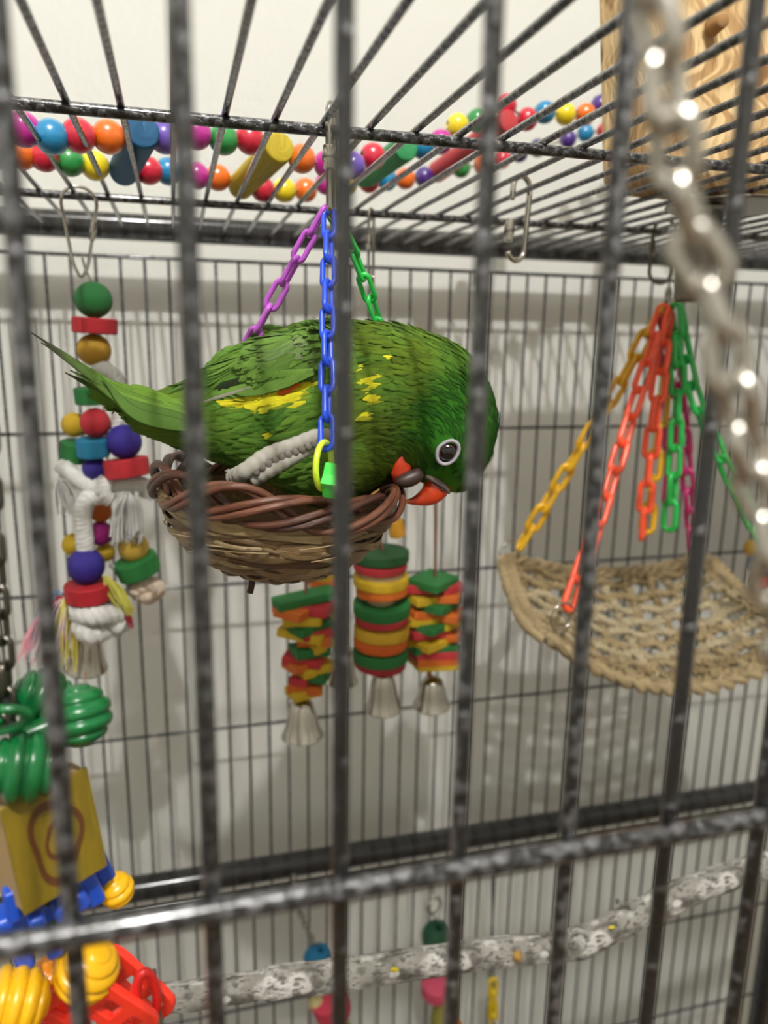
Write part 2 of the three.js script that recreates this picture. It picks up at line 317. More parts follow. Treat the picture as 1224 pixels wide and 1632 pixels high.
function bodyColour(x, y) {
  const n = fbm(x / 600, y / 600, 24, 24, 41, 3) - .5;
  let c = mix(GREEN.flank, GREEN.belly, S3(-.12, .3, n));
  c = mix(c, GREEN.rump, (1 - S3(285, 390, x + n * 60)) * .8);
  c = mix(c, GREEN.olive, S3(505, 590, x) * (1 - S3(-.05, .3, fbm(x / 500, y / 500, 14, 14, 47, 2) - .5) * .7) * (1 - S3(690, 760, x + n * 40)) * .9);
  const hd = Math.hypot(x - 742, y - 690); c = mix(c, GREEN.head, 1 - S3(62, 125, hd + n * 40));
  c = mix(c, GREEN.face, (1 - S3(20, 52, Math.hypot(x - 725, y - 690) + n * 20)));
  return c;
}
function patch(x, y, c) { for (const b of YEL) c = mix(c, GREEN.yellow, blob(x, y, ...b)); for (const b of ORG) c = mix(c, GREEN.orange, blob(x, y, ...b)); return c; }

const BD = .373;
const bird = thing('parrot', 'green parrot with red beak, head bent down in the nest basket', 'parrot', at(470, 790, BD));
const bodyS = boneSDF([
  [[196, 640, .004, 10], [250, 664, .003, 24], [300, 664, 0, 42], [350, 662, 0, 66], [430, 648, 0, 100], [540, 628, 0, 109], [630, 632, 0, 102], [684, 640, .002, 84], [702, 668, .004, 77], [713, 690, .005, 67]],
  [[714, 692, .005, 66], [722, 728, .005, 42], [722, 754, .004, 22]], [[700, 712, .004, 44], [672, 730, .004, 26]],
  [[430, 690, 0, 70], [520, 720, 0, 80], [570, 710, 0, 70]],
], BD, .012, .84);
const wingS = boneSDF([[[552, 562, .021, 22], [515, 562, .024, 34], [450, 580, .022, 38], [380, 604, .015, 27], [322, 626, .007, 15], [292, 637, .004, 7]]], BD, .006, .42);
const farS = boneSDF([[[560, 545, -.02, 24], [500, 540, -.024, 22], [440, 548, -.024, 20], [385, 575, -.02, 16], [320, 622, -.01, 9]]], BD, .006, .5);
// flow of the plumage, from the beak to the tail
const FLOW = [[700, 800], [745, 745], [752, 690], [735, 640], [690, 605], [600, 605], [520, 625], [430, 650], [340, 665], [230, 660]].map(([x, y]) => at(x, y, BD));
function flowAt(p) {
  const o = V3(0, 0, 0); let wsum = 0;
  for (let i = 0; i < FLOW.length - 1; i++) { const m = FLOW[i].clone().lerp(FLOW[i + 1], .5), d = Math.hypot(m.x - p.x, m.y - p.y), w = 1 / (d * d * d + 1e-6); o.addScaledVector(FLOW[i + 1].clone().sub(FLOW[i]).normalize(), w); wsum += w; }
  return o.normalize();
}
function paintGeo(g, fn) { const p = g.attributes.position, c = new Float32Array(p.count * 3), u = new Float32Array(p.count * 2); for (let i = 0; i < p.count; i++) { const v = V3(p.getX(i), p.getY(i), p.getZ(i)), q = toPx(v), k = fn(q[0], q[1], v); c.set(k, i * 3); u[i * 2] = v.x + v.z; u[i * 2 + 1] = v.y; } g.setAttribute('color', new THREE.BufferAttribute(c, 3)); g.setAttribute('uv', new THREE.BufferAttribute(u, 2)); return g; }
const barbT = tex(128, 128, (u, v) => { const s = .5 + .5 * Math.sin((v * 14 + Math.abs(u - .5) * 14) * 2 * Math.PI); return .78 + .18 * fbm(u, v, 40, 4, 51, 2) + .04 * s; }, true, 1, 1);
const barbB = tex(128, 128, (u, v) => .5 * fbm(u, v, 48, 4, 53, 2) + .5 * (.5 + .5 * Math.sin((v * 16 - Math.abs(u - .5) * 16) * 2 * Math.PI)), false, 1, 1);
const MF = std(0xffffff, .72, { specularIntensity: .5, vertexColors: true, map: barbT, bumpMap: barbB, bumpScale: .00012, side: THREE.DoubleSide });
const MSKIN = std(0xffffff, .8, { specularIntensity: .4, vertexColors: true });
// a blade of feather: base, direction, surface normal, length, width
function featherInto(A, p, d, n, L, Wd, lift, col, curl = 0) {
  const s = d.clone().cross(n).normalize(), b = A.pos.length / 3;
  const rows = [[0, .35], [.35, .9], [.68, 1], [.9, .62], [1, .08]];
  for (const [t, w] of rows) for (const q of [-1, 0, 1]) {
    const v = p.clone().addScaledVector(d, L * t).addScaledVector(n, lift * t + curl * t * t * L + (q === 0 ? Wd * .12 * (1 - t * .5) : 0)).addScaledVector(s, q * w * Wd / 2);
    A.pos.push(v.x, v.y, v.z); const m = n.clone().addScaledVector(s, q * .2).addScaledVector(d, .06).normalize(); A.nor.push(m.x, m.y, m.z);
    A.uv.push(.5 + q * w * .5, t * L / .012); A.col.push(...col);
  }
  for (let i = 0; i < rows.length - 1; i++) for (let j = 0; j < 2; j++) { const a = b + i * 3 + j; A.idx.push(a, a + 1, a + 4, a, a + 4, a + 3); }
}
const newA = () => ({ pos: [], nor: [], uv: [], col: [], idx: [] });
function fromA(A) { const g = new THREE.BufferGeometry(); g.setAttribute('position', new THREE.Float32BufferAttribute(A.pos, 3)); g.setAttribute('normal', new THREE.Float32BufferAttribute(A.nor, 3)); g.setAttribute('uv', new THREE.Float32BufferAttribute(A.uv, 2)); g.setAttribute('color', new THREE.Float32BufferAttribute(A.col, 3)); g.setIndex(A.idx); return g; }
function scatter(g, N, cb) {
  const p = g.attributes.position, nn = g.attributes.normal, ix = g.index.array, cum = []; let tot = 0; const a = V3(), b = V3(), c = V3();
  for (let i = 0; i < ix.length; i += 3) { a.fromBufferAttribute(p, ix[i]); b.fromBufferAttribute(p, ix[i + 1]); c.fromBufferAttribute(p, ix[i + 2]); tot += b.sub(a).cross(c.sub(a)).length(); cum.push(tot); }
  for (let k = 0; k < N; k++) {
    const r = rnd() * tot; let lo = 0, hi = cum.length - 1; while (lo < hi) { const m = lo + hi >> 1; cum[m] < r ? lo = m + 1 : hi = m; }
    const i = ix[lo * 3 + Math.floor(rnd() * 3)]; const v = V3().fromBufferAttribute(p, i).add(V3(rr(-1, 1), rr(-1, 1), rr(-1, 1)).multiplyScalar(.001)), n = V3().fromBufferAttribute(nn, i);
    cb(v, n);
  }
}
const jit = (c, a) => { const k = 1 + rr(-a, a), y = rr(-a, a) * .35; return [c[0] * k * (1 + y), c[1] * k, c[2] * k * (1 - y)]; };
{
  const bodyG = nets(bodyS, .0022);
  const A = newA();
  const EY = [713, 720];
  scatter(bodyG, 28000, (v, n) => {
    const [x, y] = toPx(v); const front = n.z > -.2;
    if (front && Math.hypot((x - EY[0]) / 19, (y - EY[1]) / 23) < 1) return;
    if (x > 664 && y > 752 && x < 730 && Math.hypot(x - 700, y - 775) < 26) return;
    let d = flowAt(v); d.addScaledVector(n, -d.dot(n)).normalize(); d.applyAxisAngle(n, rr(-.22, .22));
    const hd = Math.hypot(x - 735, y - 700), sz = THREE.MathUtils.lerp(.0038, .0085, S3(30, 170, hd)) * rr(.8, 1.2);
    let c = jit(bodyColour(x, y), .2);
    if (front) c = patch(x, y, c);
    featherInto(A, v.clone().addScaledVector(n, -.0004), d, n, sz, sz * (hd < 110 ? .24 : .27), rr(.00005, .0003) + (rnd() < .03 ? .001 : 0), c);
  });
  addW(bird, 'body', paintGeo(bodyG, (x, y, v) => patch(x, y, bodyColour(x, y))), MSKIN);
  const pl = addW(bird, 'plumage', fromA(A), MF); pl.userData.kind = 'stuff';
  // near wing: coverts on a shaped bed, then the long flight feathers
  const wing = sub(bird, 'wing', at(560, 560, BD - .03));
  const wg = nets(wingS, .0018), B = newA();
  const wcol = (x, y) => { const n = fbm(x / 500, y / 500, 30, 30, 61, 3) - .5; let c = mix(GREEN.wing, GREEN.cover, S3(-.2, .25, n + (y - 590) * .004)); c = mix(c, GREEN.wing2, S3(.02, .3, n) * S3(400, 500, x)); return mix(c, GREEN.cover, 1 - S3(320, 400, x)); };
  const wd = at(300, 640, BD - .01).sub(at(560, 566, BD - .03)).normalize();
  scatter(wg, 4600, (v, n) => {
    const [x, y] = toPx(v); let d = wd.clone().addScaledVector(V3(0, -1, 0), .25 + rr(-.05, .15)); d.addScaledVector(n, -d.dot(n)).normalize();
    const sz = THREE.MathUtils.lerp(.015, .009, S3(420, 580, x)) * rr(.85, 1.15);
    featherInto(B, v.clone().addScaledVector(n, -.0003), d, n, sz, sz * .24, rr(.00005, .00018), jit(wcol(x, y), .15));
  });
  addW(wing, 'wing_bed', paintGeo(wg, wcol), MSKIN);
  const cv = addW(wing, 'covert_feathers', fromA(B), MF); cv.userData.kind = 'stuff';
  for (let i = 0; i < 9; i++) {   // secondaries and primaries, lowest ones longest
    const t = i / 8, a = at(THREE.MathUtils.lerp(500, 410, t), THREE.MathUtils.lerp(592, 596, t), BD - .031 + t * .004), e = at(THREE.MathUtils.lerp(372, 268, t), THREE.MathUtils.lerp(627, 646, t), BD - .022 + t * .016);
    const G = newA(), d = e.clone().sub(a), L = d.length(); d.normalize(); const n = V3(.1, .35, .93); n.addScaledVector(d, -n.dot(d)).normalize();
    featherInto(G, a, d, n, L, i > 7 ? .004 : .0085, .0005 * (8 - i) * .4, i > 7 ? jit(GREEN.dark, .1) : jit(mix(GREEN.wing, GREEN.cover, t), .1)); addW(wing, 'flight_feather', fromA(G), MF);
  }
  { const G = newA(), a = at(400, 617, BD - .03), e = at(322, 641, BD - .021), d = e.clone().sub(a), L = d.length(); d.normalize(); const n = V3(.05, -.15, .98); n.addScaledVector(d, -n.dot(d)).normalize(); featherInto(G, a, d, n, L, .0014, 0, lin(0xd8d2c4)); addW(wing, 'pale_feather_edge', fromA(G), MF); }
  const far = sub(bird, 'wing', at(500, 545, BD + .02)); const fg = nets(farS, .0022), C = newA();
  scatter(fg, 900, (v, n) => { const [x, y] = toPx(v); const d = wd.clone(); d.addScaledVector(n, -d.dot(n)).normalize(); featherInto(C, v, d, n, .011, .0055, .0004, jit(wcol(x, y), .16)); });
  addW(far, 'wing_bed', paintGeo(fg, wcol), MSKIN); const fc = addW(far, 'covert_feathers', fromA(C), MF); fc.userData.kind = 'stuff';
  // tail: long narrow feathers, the middle pair reaching furthest
  const TL = [[50, 530, 0], [66, 546, .004], [98, 566, -.004], [112, 590, .006], [104, 594, .002], [140, 606, .01], [128, 584, -.006], [170, 632, .008], [160, 598, .012], [190, 640, .003]];
  TL.forEach(([x, y, dz], i) => {
    const a = at(300, 654 + i * 3.4, BD - .012 - dz), m = at(205 + (x - 50) * .10, 630 + i * 3.6, BD - .012 - dz), e = at(x, y, BD - .004 - dz);
    const P = curve([a, m, e], 16), wmax = .0046 - (i < 3 ? .0006 : 0);
    const g = sweep(P, t => [.0004, Math.max(.0003, wmax * Math.pow(1 - t, .62) * (.55 + .9 * t * (1 - t) * 2))], 8, { up: V3(.15, .35, .92) });
    const col = paintGeo(g, (px, py, v) => { const n = fbm(px / 300, py / 300, 40, 40, 81 + i, 2) - .5; return mix(mix(lin(0x688f2e), lin(0x486a22), i % 3 / 2.5), lin(0x33361f), S3(-175 - i * 3, -85, -px + n * 60)); });
    addW(bird, 'tail_feather', col, MF);
  });
  { const D2 = newA(); const T0 = at(310, 668, BD - .02), T1 = at(150, 606, BD - .012), td = T1.clone().sub(T0).normalize();
    for (let i = 0; i < 90; i++) { const t = i / 90, x = 318 - t * 95, w = THREE.MathUtils.lerp(26, 10, t), y = 674 - t * 26 + rr(-w, w), v = at(x, y, BD - .02 + Math.abs(y - 674 + t * 26) / w * .008 + t * .006), n = V3(.1, .3, .94); const d = td.clone(); n.addScaledVector(d, -n.dot(d)).normalize(); d.applyAxisAngle(n, rr(-.08, .08)); featherInto(D2, v, d, n, rr(.018, .028), .0046, .0002, jit(rnd() < .06 ? lin(0xb4c832) : mix(GREEN.rump, GREEN.flank, rnd()), .12)); }
    const tc = addW(bird, 'tail_coverts', fromA(D2), MF); tc.userData.kind = 'stuff'; }

  // where a sight line meets the head
  const hit = (px, py) => { for (let D = BD - .06; D < BD + .05; D += .0004) { const p = at(px, py, D); if (bodyS.f(p.x, p.y, p.z) < 0) return p; } return at(px, py, BD - .02); };
  const grad = p => { const e = .001, f = bodyS.f; return V3(f(p.x + e, p.y, p.z) - f(p.x - e, p.y, p.z), f(p.x, p.y + e, p.z) - f(p.x, p.y - e, p.z), f(p.x, p.y, p.z + e) - f(p.x, p.y, p.z - e)).normalize(); };
  const ep = hit(...EY), en = grad(ep), s = mm(...EY, .345), toCam = camera.position.clone().sub(ep).normalize(); en.lerp(toCam, .45).normalize();
  const eye = sub(bird, 'eye', ep);
  const lidShape = []; for (let i = 0; i <= 40; i++) { const a = i / 40 * 2 * Math.PI; lidShape.push([a, 1 + .28 * Math.max(0, Math.cos(a + 2.0)) ** 3 + .32 * Math.max(0, Math.cos(a - .95)) ** 3]); }
  const q = new THREE.Quaternion().setFromUnitVectors(V3(0, 0, 1), en);
  const ring = sweep(lidShape.slice(0, 40).map(([a, k]) => V3(Math.cos(a) * 15.2 * s * k, Math.sin(a) * 15.2 * s * k, .0009)), t => { return [.0010, 3.0 * s]; }, 10, { closed: true, up: V3(0, 0, 1) });
  addAt(eye, 'eye_ring', ring, std(0xaaa5ad, .65), ep, q);
  const er = 17 * s;
  addAt(eye, 'iris', new THREE.SphereGeometry(er, 28, 18), std(0x2a1712, .08, { clearcoat: 1, clearcoatRoughness: .02 }), ep.clone().addScaledVector(en, -er * .42));
  addAt(eye, 'pupil', new THREE.SphereGeometry(er * 1.006, 28, 10, 0, Math.PI * 2, 0, .62).rotateX(Math.PI / 2), std(0x050304, .05, { clearcoat: 1, clearcoatRoughness: .02 }), ep.clone().addScaledVector(en, -er * .42), q);
  // beak: hooked upper half, short lower half, thick dark tongue between
  const bd = BD - .009;
  const MB = std(0xc43a18, .45, { clearcoat: .6, clearcoatRoughness: .2, vertexColors: false });
  const spine = [[700, 768], [693, 780], [682, 790], [668, 796], [655, 799], [645, 798], [640, 795]].map(([x, y]) => at(x, y, bd));
  const hw = [22, 22, 19, 13.5, 8, 4, 1.2], rw = t => { const f = t * (hw.length - 1), i = Math.min(hw.length - 2, Math.floor(f)); return hw[i] + (hw[i + 1] - hw[i]) * (f - i); };
  const bk = sweep(curve(spine, 30), t => [rw(t) * s * .8, rw(t) * s], 18, { up: V3(0, 0, 1) });
  const bc = new Float32Array(bk.attributes.position.count * 3); for (let i = 0; i < bk.attributes.position.count; i++) { const [x] = toPx(V3().fromBufferAttribute(bk.attributes.position, i)); bc.set(mix(lin(0xe8b34a), lin(0xd9441b), S3(641, 656, x)), i * 3); }
  bk.setAttribute('color', new THREE.BufferAttribute(bc, 3));
  const MBV = std(0xffffff, .3, { clearcoat: .6, clearcoatRoughness: .2, vertexColors: true });
  addW(bird, 'upper_beak', bk, MBV);
  addW(bird, 'cere', sweep(curve([[676, 758], [692, 765], [706, 775], [716, 786]].map(([x, y]) => at(x, y, bd - .005)), 14), t => { const k = Math.pow(Math.sin(Math.PI * Math.min(.97, .03 + t)), .5); return [.0034 * k, .0020 * k]; }, 10, { up: V3(0, 0, 1) }), std(0x6e5f58, .9));
  addW(bird, 'nostril', new THREE.SphereGeometry(.0008, 10, 8).translate(...at(705, 781, bd - .0095).toArray()), std(0x3a2420, .8));
  addW(bird, 'lower_beak', sweep(curve([[640, 727], [638, 738], [639, 750], [642, 762]].map(([x, y], i) => at(x, y, bd - [.0095, .0085, .006, .003][i])), 18), t => { const k = Math.min(1, .15 + 1.5 * t); return [10.5 * s * k, 17 * s * k]; }, 16, { up: V3(0, .15, 1) }), MB);
  addW(bird, 'tongue', sweep(curve([[672, 752], [660, 760], [645, 766], [630, 768]].map(([x, y]) => at(x, y, bd - .0095)), 18), t => { const k = Math.sqrt(Math.max(.02, 1 - (2 * t - .9) ** 2 * .8)); return [13 * s * k, 12.5 * s * k]; }, 14, { up: V3(0, 0, 1) }), std(0x3a2723, .45));
  // foot: grey scaly toes lying on the basket edge, with claws
  const fd = BD - .043, MT = std(0xa29e94, .8), MT2 = std(0x6f6a61, .8);
  const toe = (pts, r0, r1, nsc) => { const P = curve(pts.map(([x, y, dz]) => at(x, y, fd - (dz || 0))), nsc * 8); return sweep(P, t => { const r = (r0 + (r1 - r0) * t) * (1 + .05 * Math.sin(t * nsc * 2 * Math.PI)); return [r, r * .92]; }, 12); };
  const foot = sub(bird, 'foot', at(440, 725, fd));
  addW(foot, 'toe', toe([[372, 762, -.012], [392, 750], [425, 726], [470, 708], [505, 694], [522, 692, -.003]], .0041, .0029, 13), MT);
  addW(foot, 'toe', toe([[402, 764, -.002], [432, 748, .001], [462, 732, .001], [492, 716, -.001], [505, 708, -.004]], .0036, .0025, 9), MT);
  for (let i = 0; i < 11; i++) { const u = i / 10, p = at(THREE.MathUtils.lerp(408, 512, u), THREE.MathUtils.lerp(752, 703, Math.pow(u, .85)), fd - .0026); addAt(foot, 'toe_pad', new THREE.SphereGeometry(.0018, 12, 8).scale(.95, 1.15, .7), MT2, p, [0, 0, .5]); }
  addW(foot, 'claw', sweep(curve([[520, 691], [528, 696], [531, 706]].map(([x, y]) => at(x, y, fd + .002)), 10), t => .0018 * (1 - t * .85), 8), std(0x55504a, .4));
  addW(foot, 'claw', sweep(curve([[503, 708], [510, 709], [513, 715]].map(([x, y]) => at(x, y, fd + .004)), 10), t => .0016 * (1 - t * .85), 8), std(0x55504a, .4));
}
// ---------- the basket swing ----------
const nest = thing('nest_swing', 'round woven rattan nest basket hung on purple, blue and green plastic chains', 'bird swing', at(522, 180, .373));
{
  const D = .373, C = at(447, 757, D), R = .0548, Hb = .0475;
  const bas = sub(nest, 'basket', C); bas.rotation.set(.0, 0, -.11);
  const put = (name, g, m) => { const o = new THREE.Mesh(g, m); o.name = numbered(name); bas.add(o); return o; };
  const prof = f => [R * Math.pow(Math.cos(f), 1.05), -.010 - (Hb - .008) * Math.sin(f)];
  const tones = [0xb8976a, 0xa48359, 0x8f7049, 0x78593b, 0xc4a878, 0x96744c, 0xcfb688].map(h => fibre(h, .42, .0005));
  const lp = []; for (let i = 0; i <= 24; i++) { const f = i / 24 * Math.PI / 2; const [r, y] = prof(f); lp.push([Math.max(r - .0026, .0001), y + .002 * Math.sin(f)]); }
  const ins = lathe(lp, 64); put('inner_weave', ins, std(0x8f7049, .8, { map: rep(fibreT, 5, 12), bumpMap: rep(fibreB, 5, 12), bumpScale: .0008, side: THREE.DoubleSide }));
  const spokes = 7;
  for (let j = 0; j < 22; j++) {
    const f = .03 + j / 21.5 * 1.42, n = j > 12 ? 2 : 3;
    let th = rr(0, 6);
    for (let s = 0; s < n; s++) {
      const span = 2 * Math.PI / n + rr(.15, .5), hw = rr(.0024, .0040) * (j > 13 ? .8 : 1), df = rr(-.03, .03), tl = rr(-.07, .07), P = [], N = [];
      for (let i = 0; i <= 60; i++) {
        const t = i / 60, a = th + t * span, wv = Math.sin(a * spokes / 1 + j * Math.PI), ff = Math.max(0.0, Math.min(1.53, f + df + tl * (t - .5) + .022 * Math.sin(a * 3 + j) + .018 * Math.sin(a * spokes * .5 + j * 2.1))), [r, y] = prof(ff);
        const out = .0015 + .0011 * wv + .0009 * Math.sin(a * 7.3 + j * 1.7), k = V3(Math.cos(a) * Math.cos(ff), -Math.sin(ff) * .9, Math.sin(a) * Math.cos(ff)).normalize();
        P.push(V3(Math.cos(a) * r, y, Math.sin(a) * r).addScaledVector(k, out)); N.push(k);
      }
      put('woven_strip', sweep(P, t => { const e = Math.min(1, Math.min(t, 1 - t) * 14 + .15); return [.00055, hw * e * (.8 + .35 * Math.sin(t * span * spokes * .7 + j * 2.3))]; }, 8, { up: i => N[i] }), tones[Math.floor(rnd() * tones.length)]);
      th += 2 * Math.PI / n;
    }
  }
  for (let k = 0; k < 26; k++) { // split fibres standing off the weave
    const f = rr(.1, 1.35), a0 = rr(0, 6.28), sp = rr(.2, .7), P = [];
    for (let i = 0; i <= 14; i++) { const t = i / 14, a = a0 + t * sp, [r, y] = prof(Math.min(1.5, f + .06 * t)); P.push(V3(Math.cos(a) * (r + .0038 + .001 * Math.sin(t * 3)), y - .0015 * t, Math.sin(a) * (r + .0038))); }
    put('loose_fibre', sweep(P, .00032, 5), tones[6]);
  }
  // rolled border of paired rattan canes
  const cane = [0x7a4a35, 0x6a3f2e, 0x875742, 0x5c382c].map(h => fibre(h, .36, .0002));
  for (let s = 0; s < 3; s++) for (let q = 0; q < 2; q++) {
    const P = [], n = 220, wn = 4;
    for (let i = 0; i < n; i++) {
      const a = i / n * 2 * Math.PI, b = a * wn + s * Math.PI * 2 / 3 + q * .5 + .35 * Math.sin(a * 2 + s), rad = R + .003 + .0036 * Math.sin(b), y = -.0066 + .0074 * Math.cos(b) + .0012 * Math.sin(a * 3 + s);
      P.push(V3(Math.cos(a) * rad, y, Math.sin(a) * rad));
    }
    put('rim_cane', sweep(P, .0017, 8, { closed: true }), cane[(s + q * 2) % 4]);
  }
  put('leather_knot', sweep([V3(-.0095, -.05, .004), V3(-.0095, -.0565, .004), V3(-.0100, -.060, .004)], .0016, 8), fibre(0x4f3320, .7));
  // chains
  const apex = at(521, 332, D), LK = linkGeo(.0176, .0084, .0013);
  chainOn(nest, 'purple_chain', [apex.clone().add(V3(-.001, 0, 0)), at(393, 558, .394), at(318, 708, .405)], .0127, LK, plastic(0xc35cd0), .9);
  chainOn(nest, 'blue_chain', [apex.clone().add(V3(.0006, -.002, .003)), at(522, 560, .335), at(521, 712, .316)], .0127, LK, plastic(0x1f4fe0), .3);
  chainOn(nest, 'green_chain', [apex.clone().add(V3(.002, -.001, -.002)), at(566, 410, .386), at(604, 520, .400), at(662, 715, .41)], .0127, LK, plastic(0x2fc653), .5);
  quickLink(nest, at(528, 166, .371), .0475, .0098, .0018, [0, 1.15, .05], M.nickel, -1);
  const rp = at(516, 742, .3125);
  addAt(nest, 'neon_ring', sweep(Array.from({ length: 40 }, (_, i) => V3(Math.cos(i / 40 * 6.2832) * .0098, Math.sin(i / 40 * 6.2832) * .0098, 0)), .0013, 10, { closed: true }), plastic(0xdaf23a), rp, [0, 1.05, .1]);
  const sh = new THREE.Shape(); for (let i = 0; i < 10; i++) { const a = i / 10 * 2 * Math.PI + .3, r = i % 2 ? .0046 : .0068; i ? sh.lineTo(Math.cos(a) * r, Math.sin(a) * r) : sh.moveTo(Math.cos(a) * r, Math.sin(a) * r); }
  const ho = new THREE.Path(); ho.absarc(0, 0, .0022, 0, 6.2832); sh.holes.push(ho);
  addAt(nest, 'star_bead', new THREE.ExtrudeGeometry(sh, { depth: .0056, bevelEnabled: true, bevelSize: .0008, bevelThickness: .0008, bevelSegments: 2, curveSegments: 16 }).translate(0, 0, -.003), plastic(0x4df25a), at(532, 764, .3075), [.25, 1.1, .2]);
}
// ---------- helpers for strung toys ----------
const ball = (t, px, py, D, r, hex, o = {}) => addAt(t, o.name || 'ball', beadGeo(r * mm(px, py, D), o.hole ?? .16, o.squash || 1), paint(hex, o.gloss), at(px, py, D), o.rot || [rr(-.25, .25), rr(0, 6), rr(-.25, .25)]);
const disc = (t, px, py, D, w, h, hex, rot = [0, 0, 0], name = 'disc') => addAt(t, name, discGeo(w / 2 * mm(px, py, D), h * mm(px, py, D)), typeof hex === 'number' ? paint(hex) : hex, at(px, py, D), rot);
const cord = (t, name, pts, r, m, n = 24) => addW(t, name, sweep(curve(pts.map(p => at(...p)), n), r, 7), m);
const rope3 = (t, name, pts, R, turns, m, n = 60) => addW(t, name, rope(curve(pts.map(p => at(...p)), n), R, turns), m);
function tassel(t, name, px, py, D, len, spread, N, m, dir = [0, 1], r = .00035) {
  const s = mm(px, py, D), out = [];
  for (let i = 0; i < N; i++) {
    const a = rr(-1, 1), b = rr(-1, 1), l = len * rr(.75, 1.08), p0 = at(px + a * spread * .22, py, D + b * spread * .22 * s);
    const e = at(px + dir[0] * l + a * spread, py + dir[1] * l, D + b * spread * s), q = at(px + dir[0] * l * .5 + a * spread * .85 + rr(-3, 3), py + dir[1] * l * .45 + rr(-4, 4), D + b * spread * .8 * s);
    out.push(sweep(curve([p0, q, e], 9), r, 4));
  }
  const o = addW(t, name, merge(out), m); o.userData.kind = 'stuff'; return o;
}
const C = { red: 0xc4202c, green: 0x1d7a34, yellow: 0xdcb51c, purple: 0x2c1a8c, teal: 0x1480a8, orange: 0xe8721a, magenta: 0xa8127a };
const cotton = std(0xf3f1ec, .9, { bumpMap: yarnB, bumpScale: .0003 });

// ---------- hanging toy of painted wood and white rope, at the left ----------
{
  const D = .585, t = thing('rope_toy', 'hanging toy of painted wooden balls and discs on white cotton rope with frayed tassels', 'bird toy', at(128, 300, D));
  const link = quickLink(t, at(125, 297, D - .002), .058, .0262, .00115, [0, .1, -.035], M.nickel, 1, false, .28);
  cord(t, 'wire', [[131, 411, D], [137, 432, D], [148, 458, D], [149, 560, D]], .0009, M.nickel);
  ball(t, 149, 478, D, 31, C.green, { squash: .97 });
  disc(t, 151, 519, D, 74, 26, C.red, [0.02, 0, -.05]);
  ball(t, 150, 558, D, 28, 0xc99a22, { squash: .97 });
  rope3(t, 'rope', [[150, 582, D], [172, 590, D - .006], [188, 606, D - .004], [182, 628, D], [160, 622, D + .006], [176, 604, D + .008], [192, 650, D], [186, 690, D]], .0055, 9, cotton);
  disc(t, 148, 630, D, 60, 28, C.green, [.05, 0, .06]);
  ball(t, 152, 674, D - .006, 25, C.red);
  ball(t, 118, 677, D + .01, 21, C.yellow);
  ball(t, 198, 704, D - .008, 29, C.purple);
  disc(t, 122, 719, D + .01, 54, 33, C.green, [.15, 0, -.12]);
  disc(t, 148, 713, D - .006, 54, 31, C.teal, [.1, 0, .02]);
  ball(t, 151, 746, D - .004, 21, C.purple);
  disc(t, 202, 745, D - .01, 74, 30, C.red, [-.05, 0, .12]);
  rope3(t, 'rope', [[98, 742, D], [118, 758, D - .004], [146, 775, D - .006], [178, 772, D - .006], [210, 770, D - .006], [232, 775, D - .004], [236, 788, D]], .0062, 9, cotton);
  rope3(t, 'rope', [[150, 772, D - .008], [160, 788, D - .01], [140, 796, D - .01], [132, 820, D - .008], [134, 850, D - .006], [137, 885, D - .004]], .0066, 6, cotton);
  rope3(t, 'rope', [[168, 765, D - .011], [164, 785, D - .013], [172, 796, D - .01]], .006, 2, cotton);
  tassel(t, 'tassel', 204, 788, D - .01, 76, 26, 90, cotton, [-.05, 1], .0006);
  tassel(t, 'tassel', 94, 762, D, 56, 18, 44, cotton, [.25, 1], .00045);
  ball(t, 160, 815, D + .008, 19, C.orange);
  ball(t, 160, 850, D + .008, 21, C.magenta);
  ball(t, 118, 868, D + .012, 20, C.yellow); ball(t, 168, 880, D + .014, 16, C.yellow);
  ball(t, 213, 873, D, 25, 0xc9a53a);
  disc(t, 219, 902, D, 72, 30, C.green, [.12, 0, .32]);
  addAt(t, 'rope_knot', merge([rope(curve([V3(-.008, 0, .004), V3(0, .006, .006), V3(.008, 0, 0), V3(0, -.006, -.006), V3(-.007, .002, 0), V3(.004, -.004, .007)], 40), .0075, 5)]), std(0xc9b7a4, .9), at(232, 940, D + .004));
  ball(t, 137, 902, D - .006, 31, C.purple);
  disc(t, 141, 942, D - .006, 78, 29, C.red, [.06, 0, .01]);
  addAt(t, 'rope_knot', rope(curve([V3(-.014, .006, .004), V3(0, .004, .012), V3(.014, 0, .004), V3(.012, -.010, -.004), V3(-.004, -.012, .008), V3(-.010, -.004, .004), V3(.004, .004, -.008), V3(.018, -.012, .004)], 70), .008, 8), cotton, at(152, 980, D - .006));
  const yarns = [0xf2a9b6, 0xe9e6ef, 0xe3d469, 0xc03040, 0x9fc0e0].map(h => std(h, .9));
  tassel(t, 'tassel', 96, 958, D - .004, 100, 34, 34, yarns[0], [-.35, .95], .0004); tassel(t, 'tassel', 100, 955, D - .006, 104, 34, 40, yarns[1], [-.3, .95], .0004);
  tassel(t, 'tassel', 104, 955, D - .008, 110, 22, 30, yarns[2], [.0, 1], .00045); tassel(t, 'tassel', 92, 940, D, 90, 26, 14, yarns[4], [-.3, 1], .0004); tassel(t, 'tassel', 95, 950, D - .005, 60, 16, 18, yarns[3], [-.2, 1], .0004);
  tassel(t, 'tassel', 168, 918, D - .012, 66, 14, 40, std(0xc3bd55, .9), [.55, .9], .00055); tassel(t, 'tassel', 190, 966, D - .008, 36, 9, 18, std(0x9b2733, .9), [.4, .9], .0006);
  rope3(t, 'rope', [[176, 900, D], [196, 918, D - .006], [205, 935, D - .004], [198, 950, D]], .002, 6, std(0x8d8a86, .9));
  bell(t, at(140, 1002, D), .0165, .034, M.nickel, [.15, 0, -.12]);
}

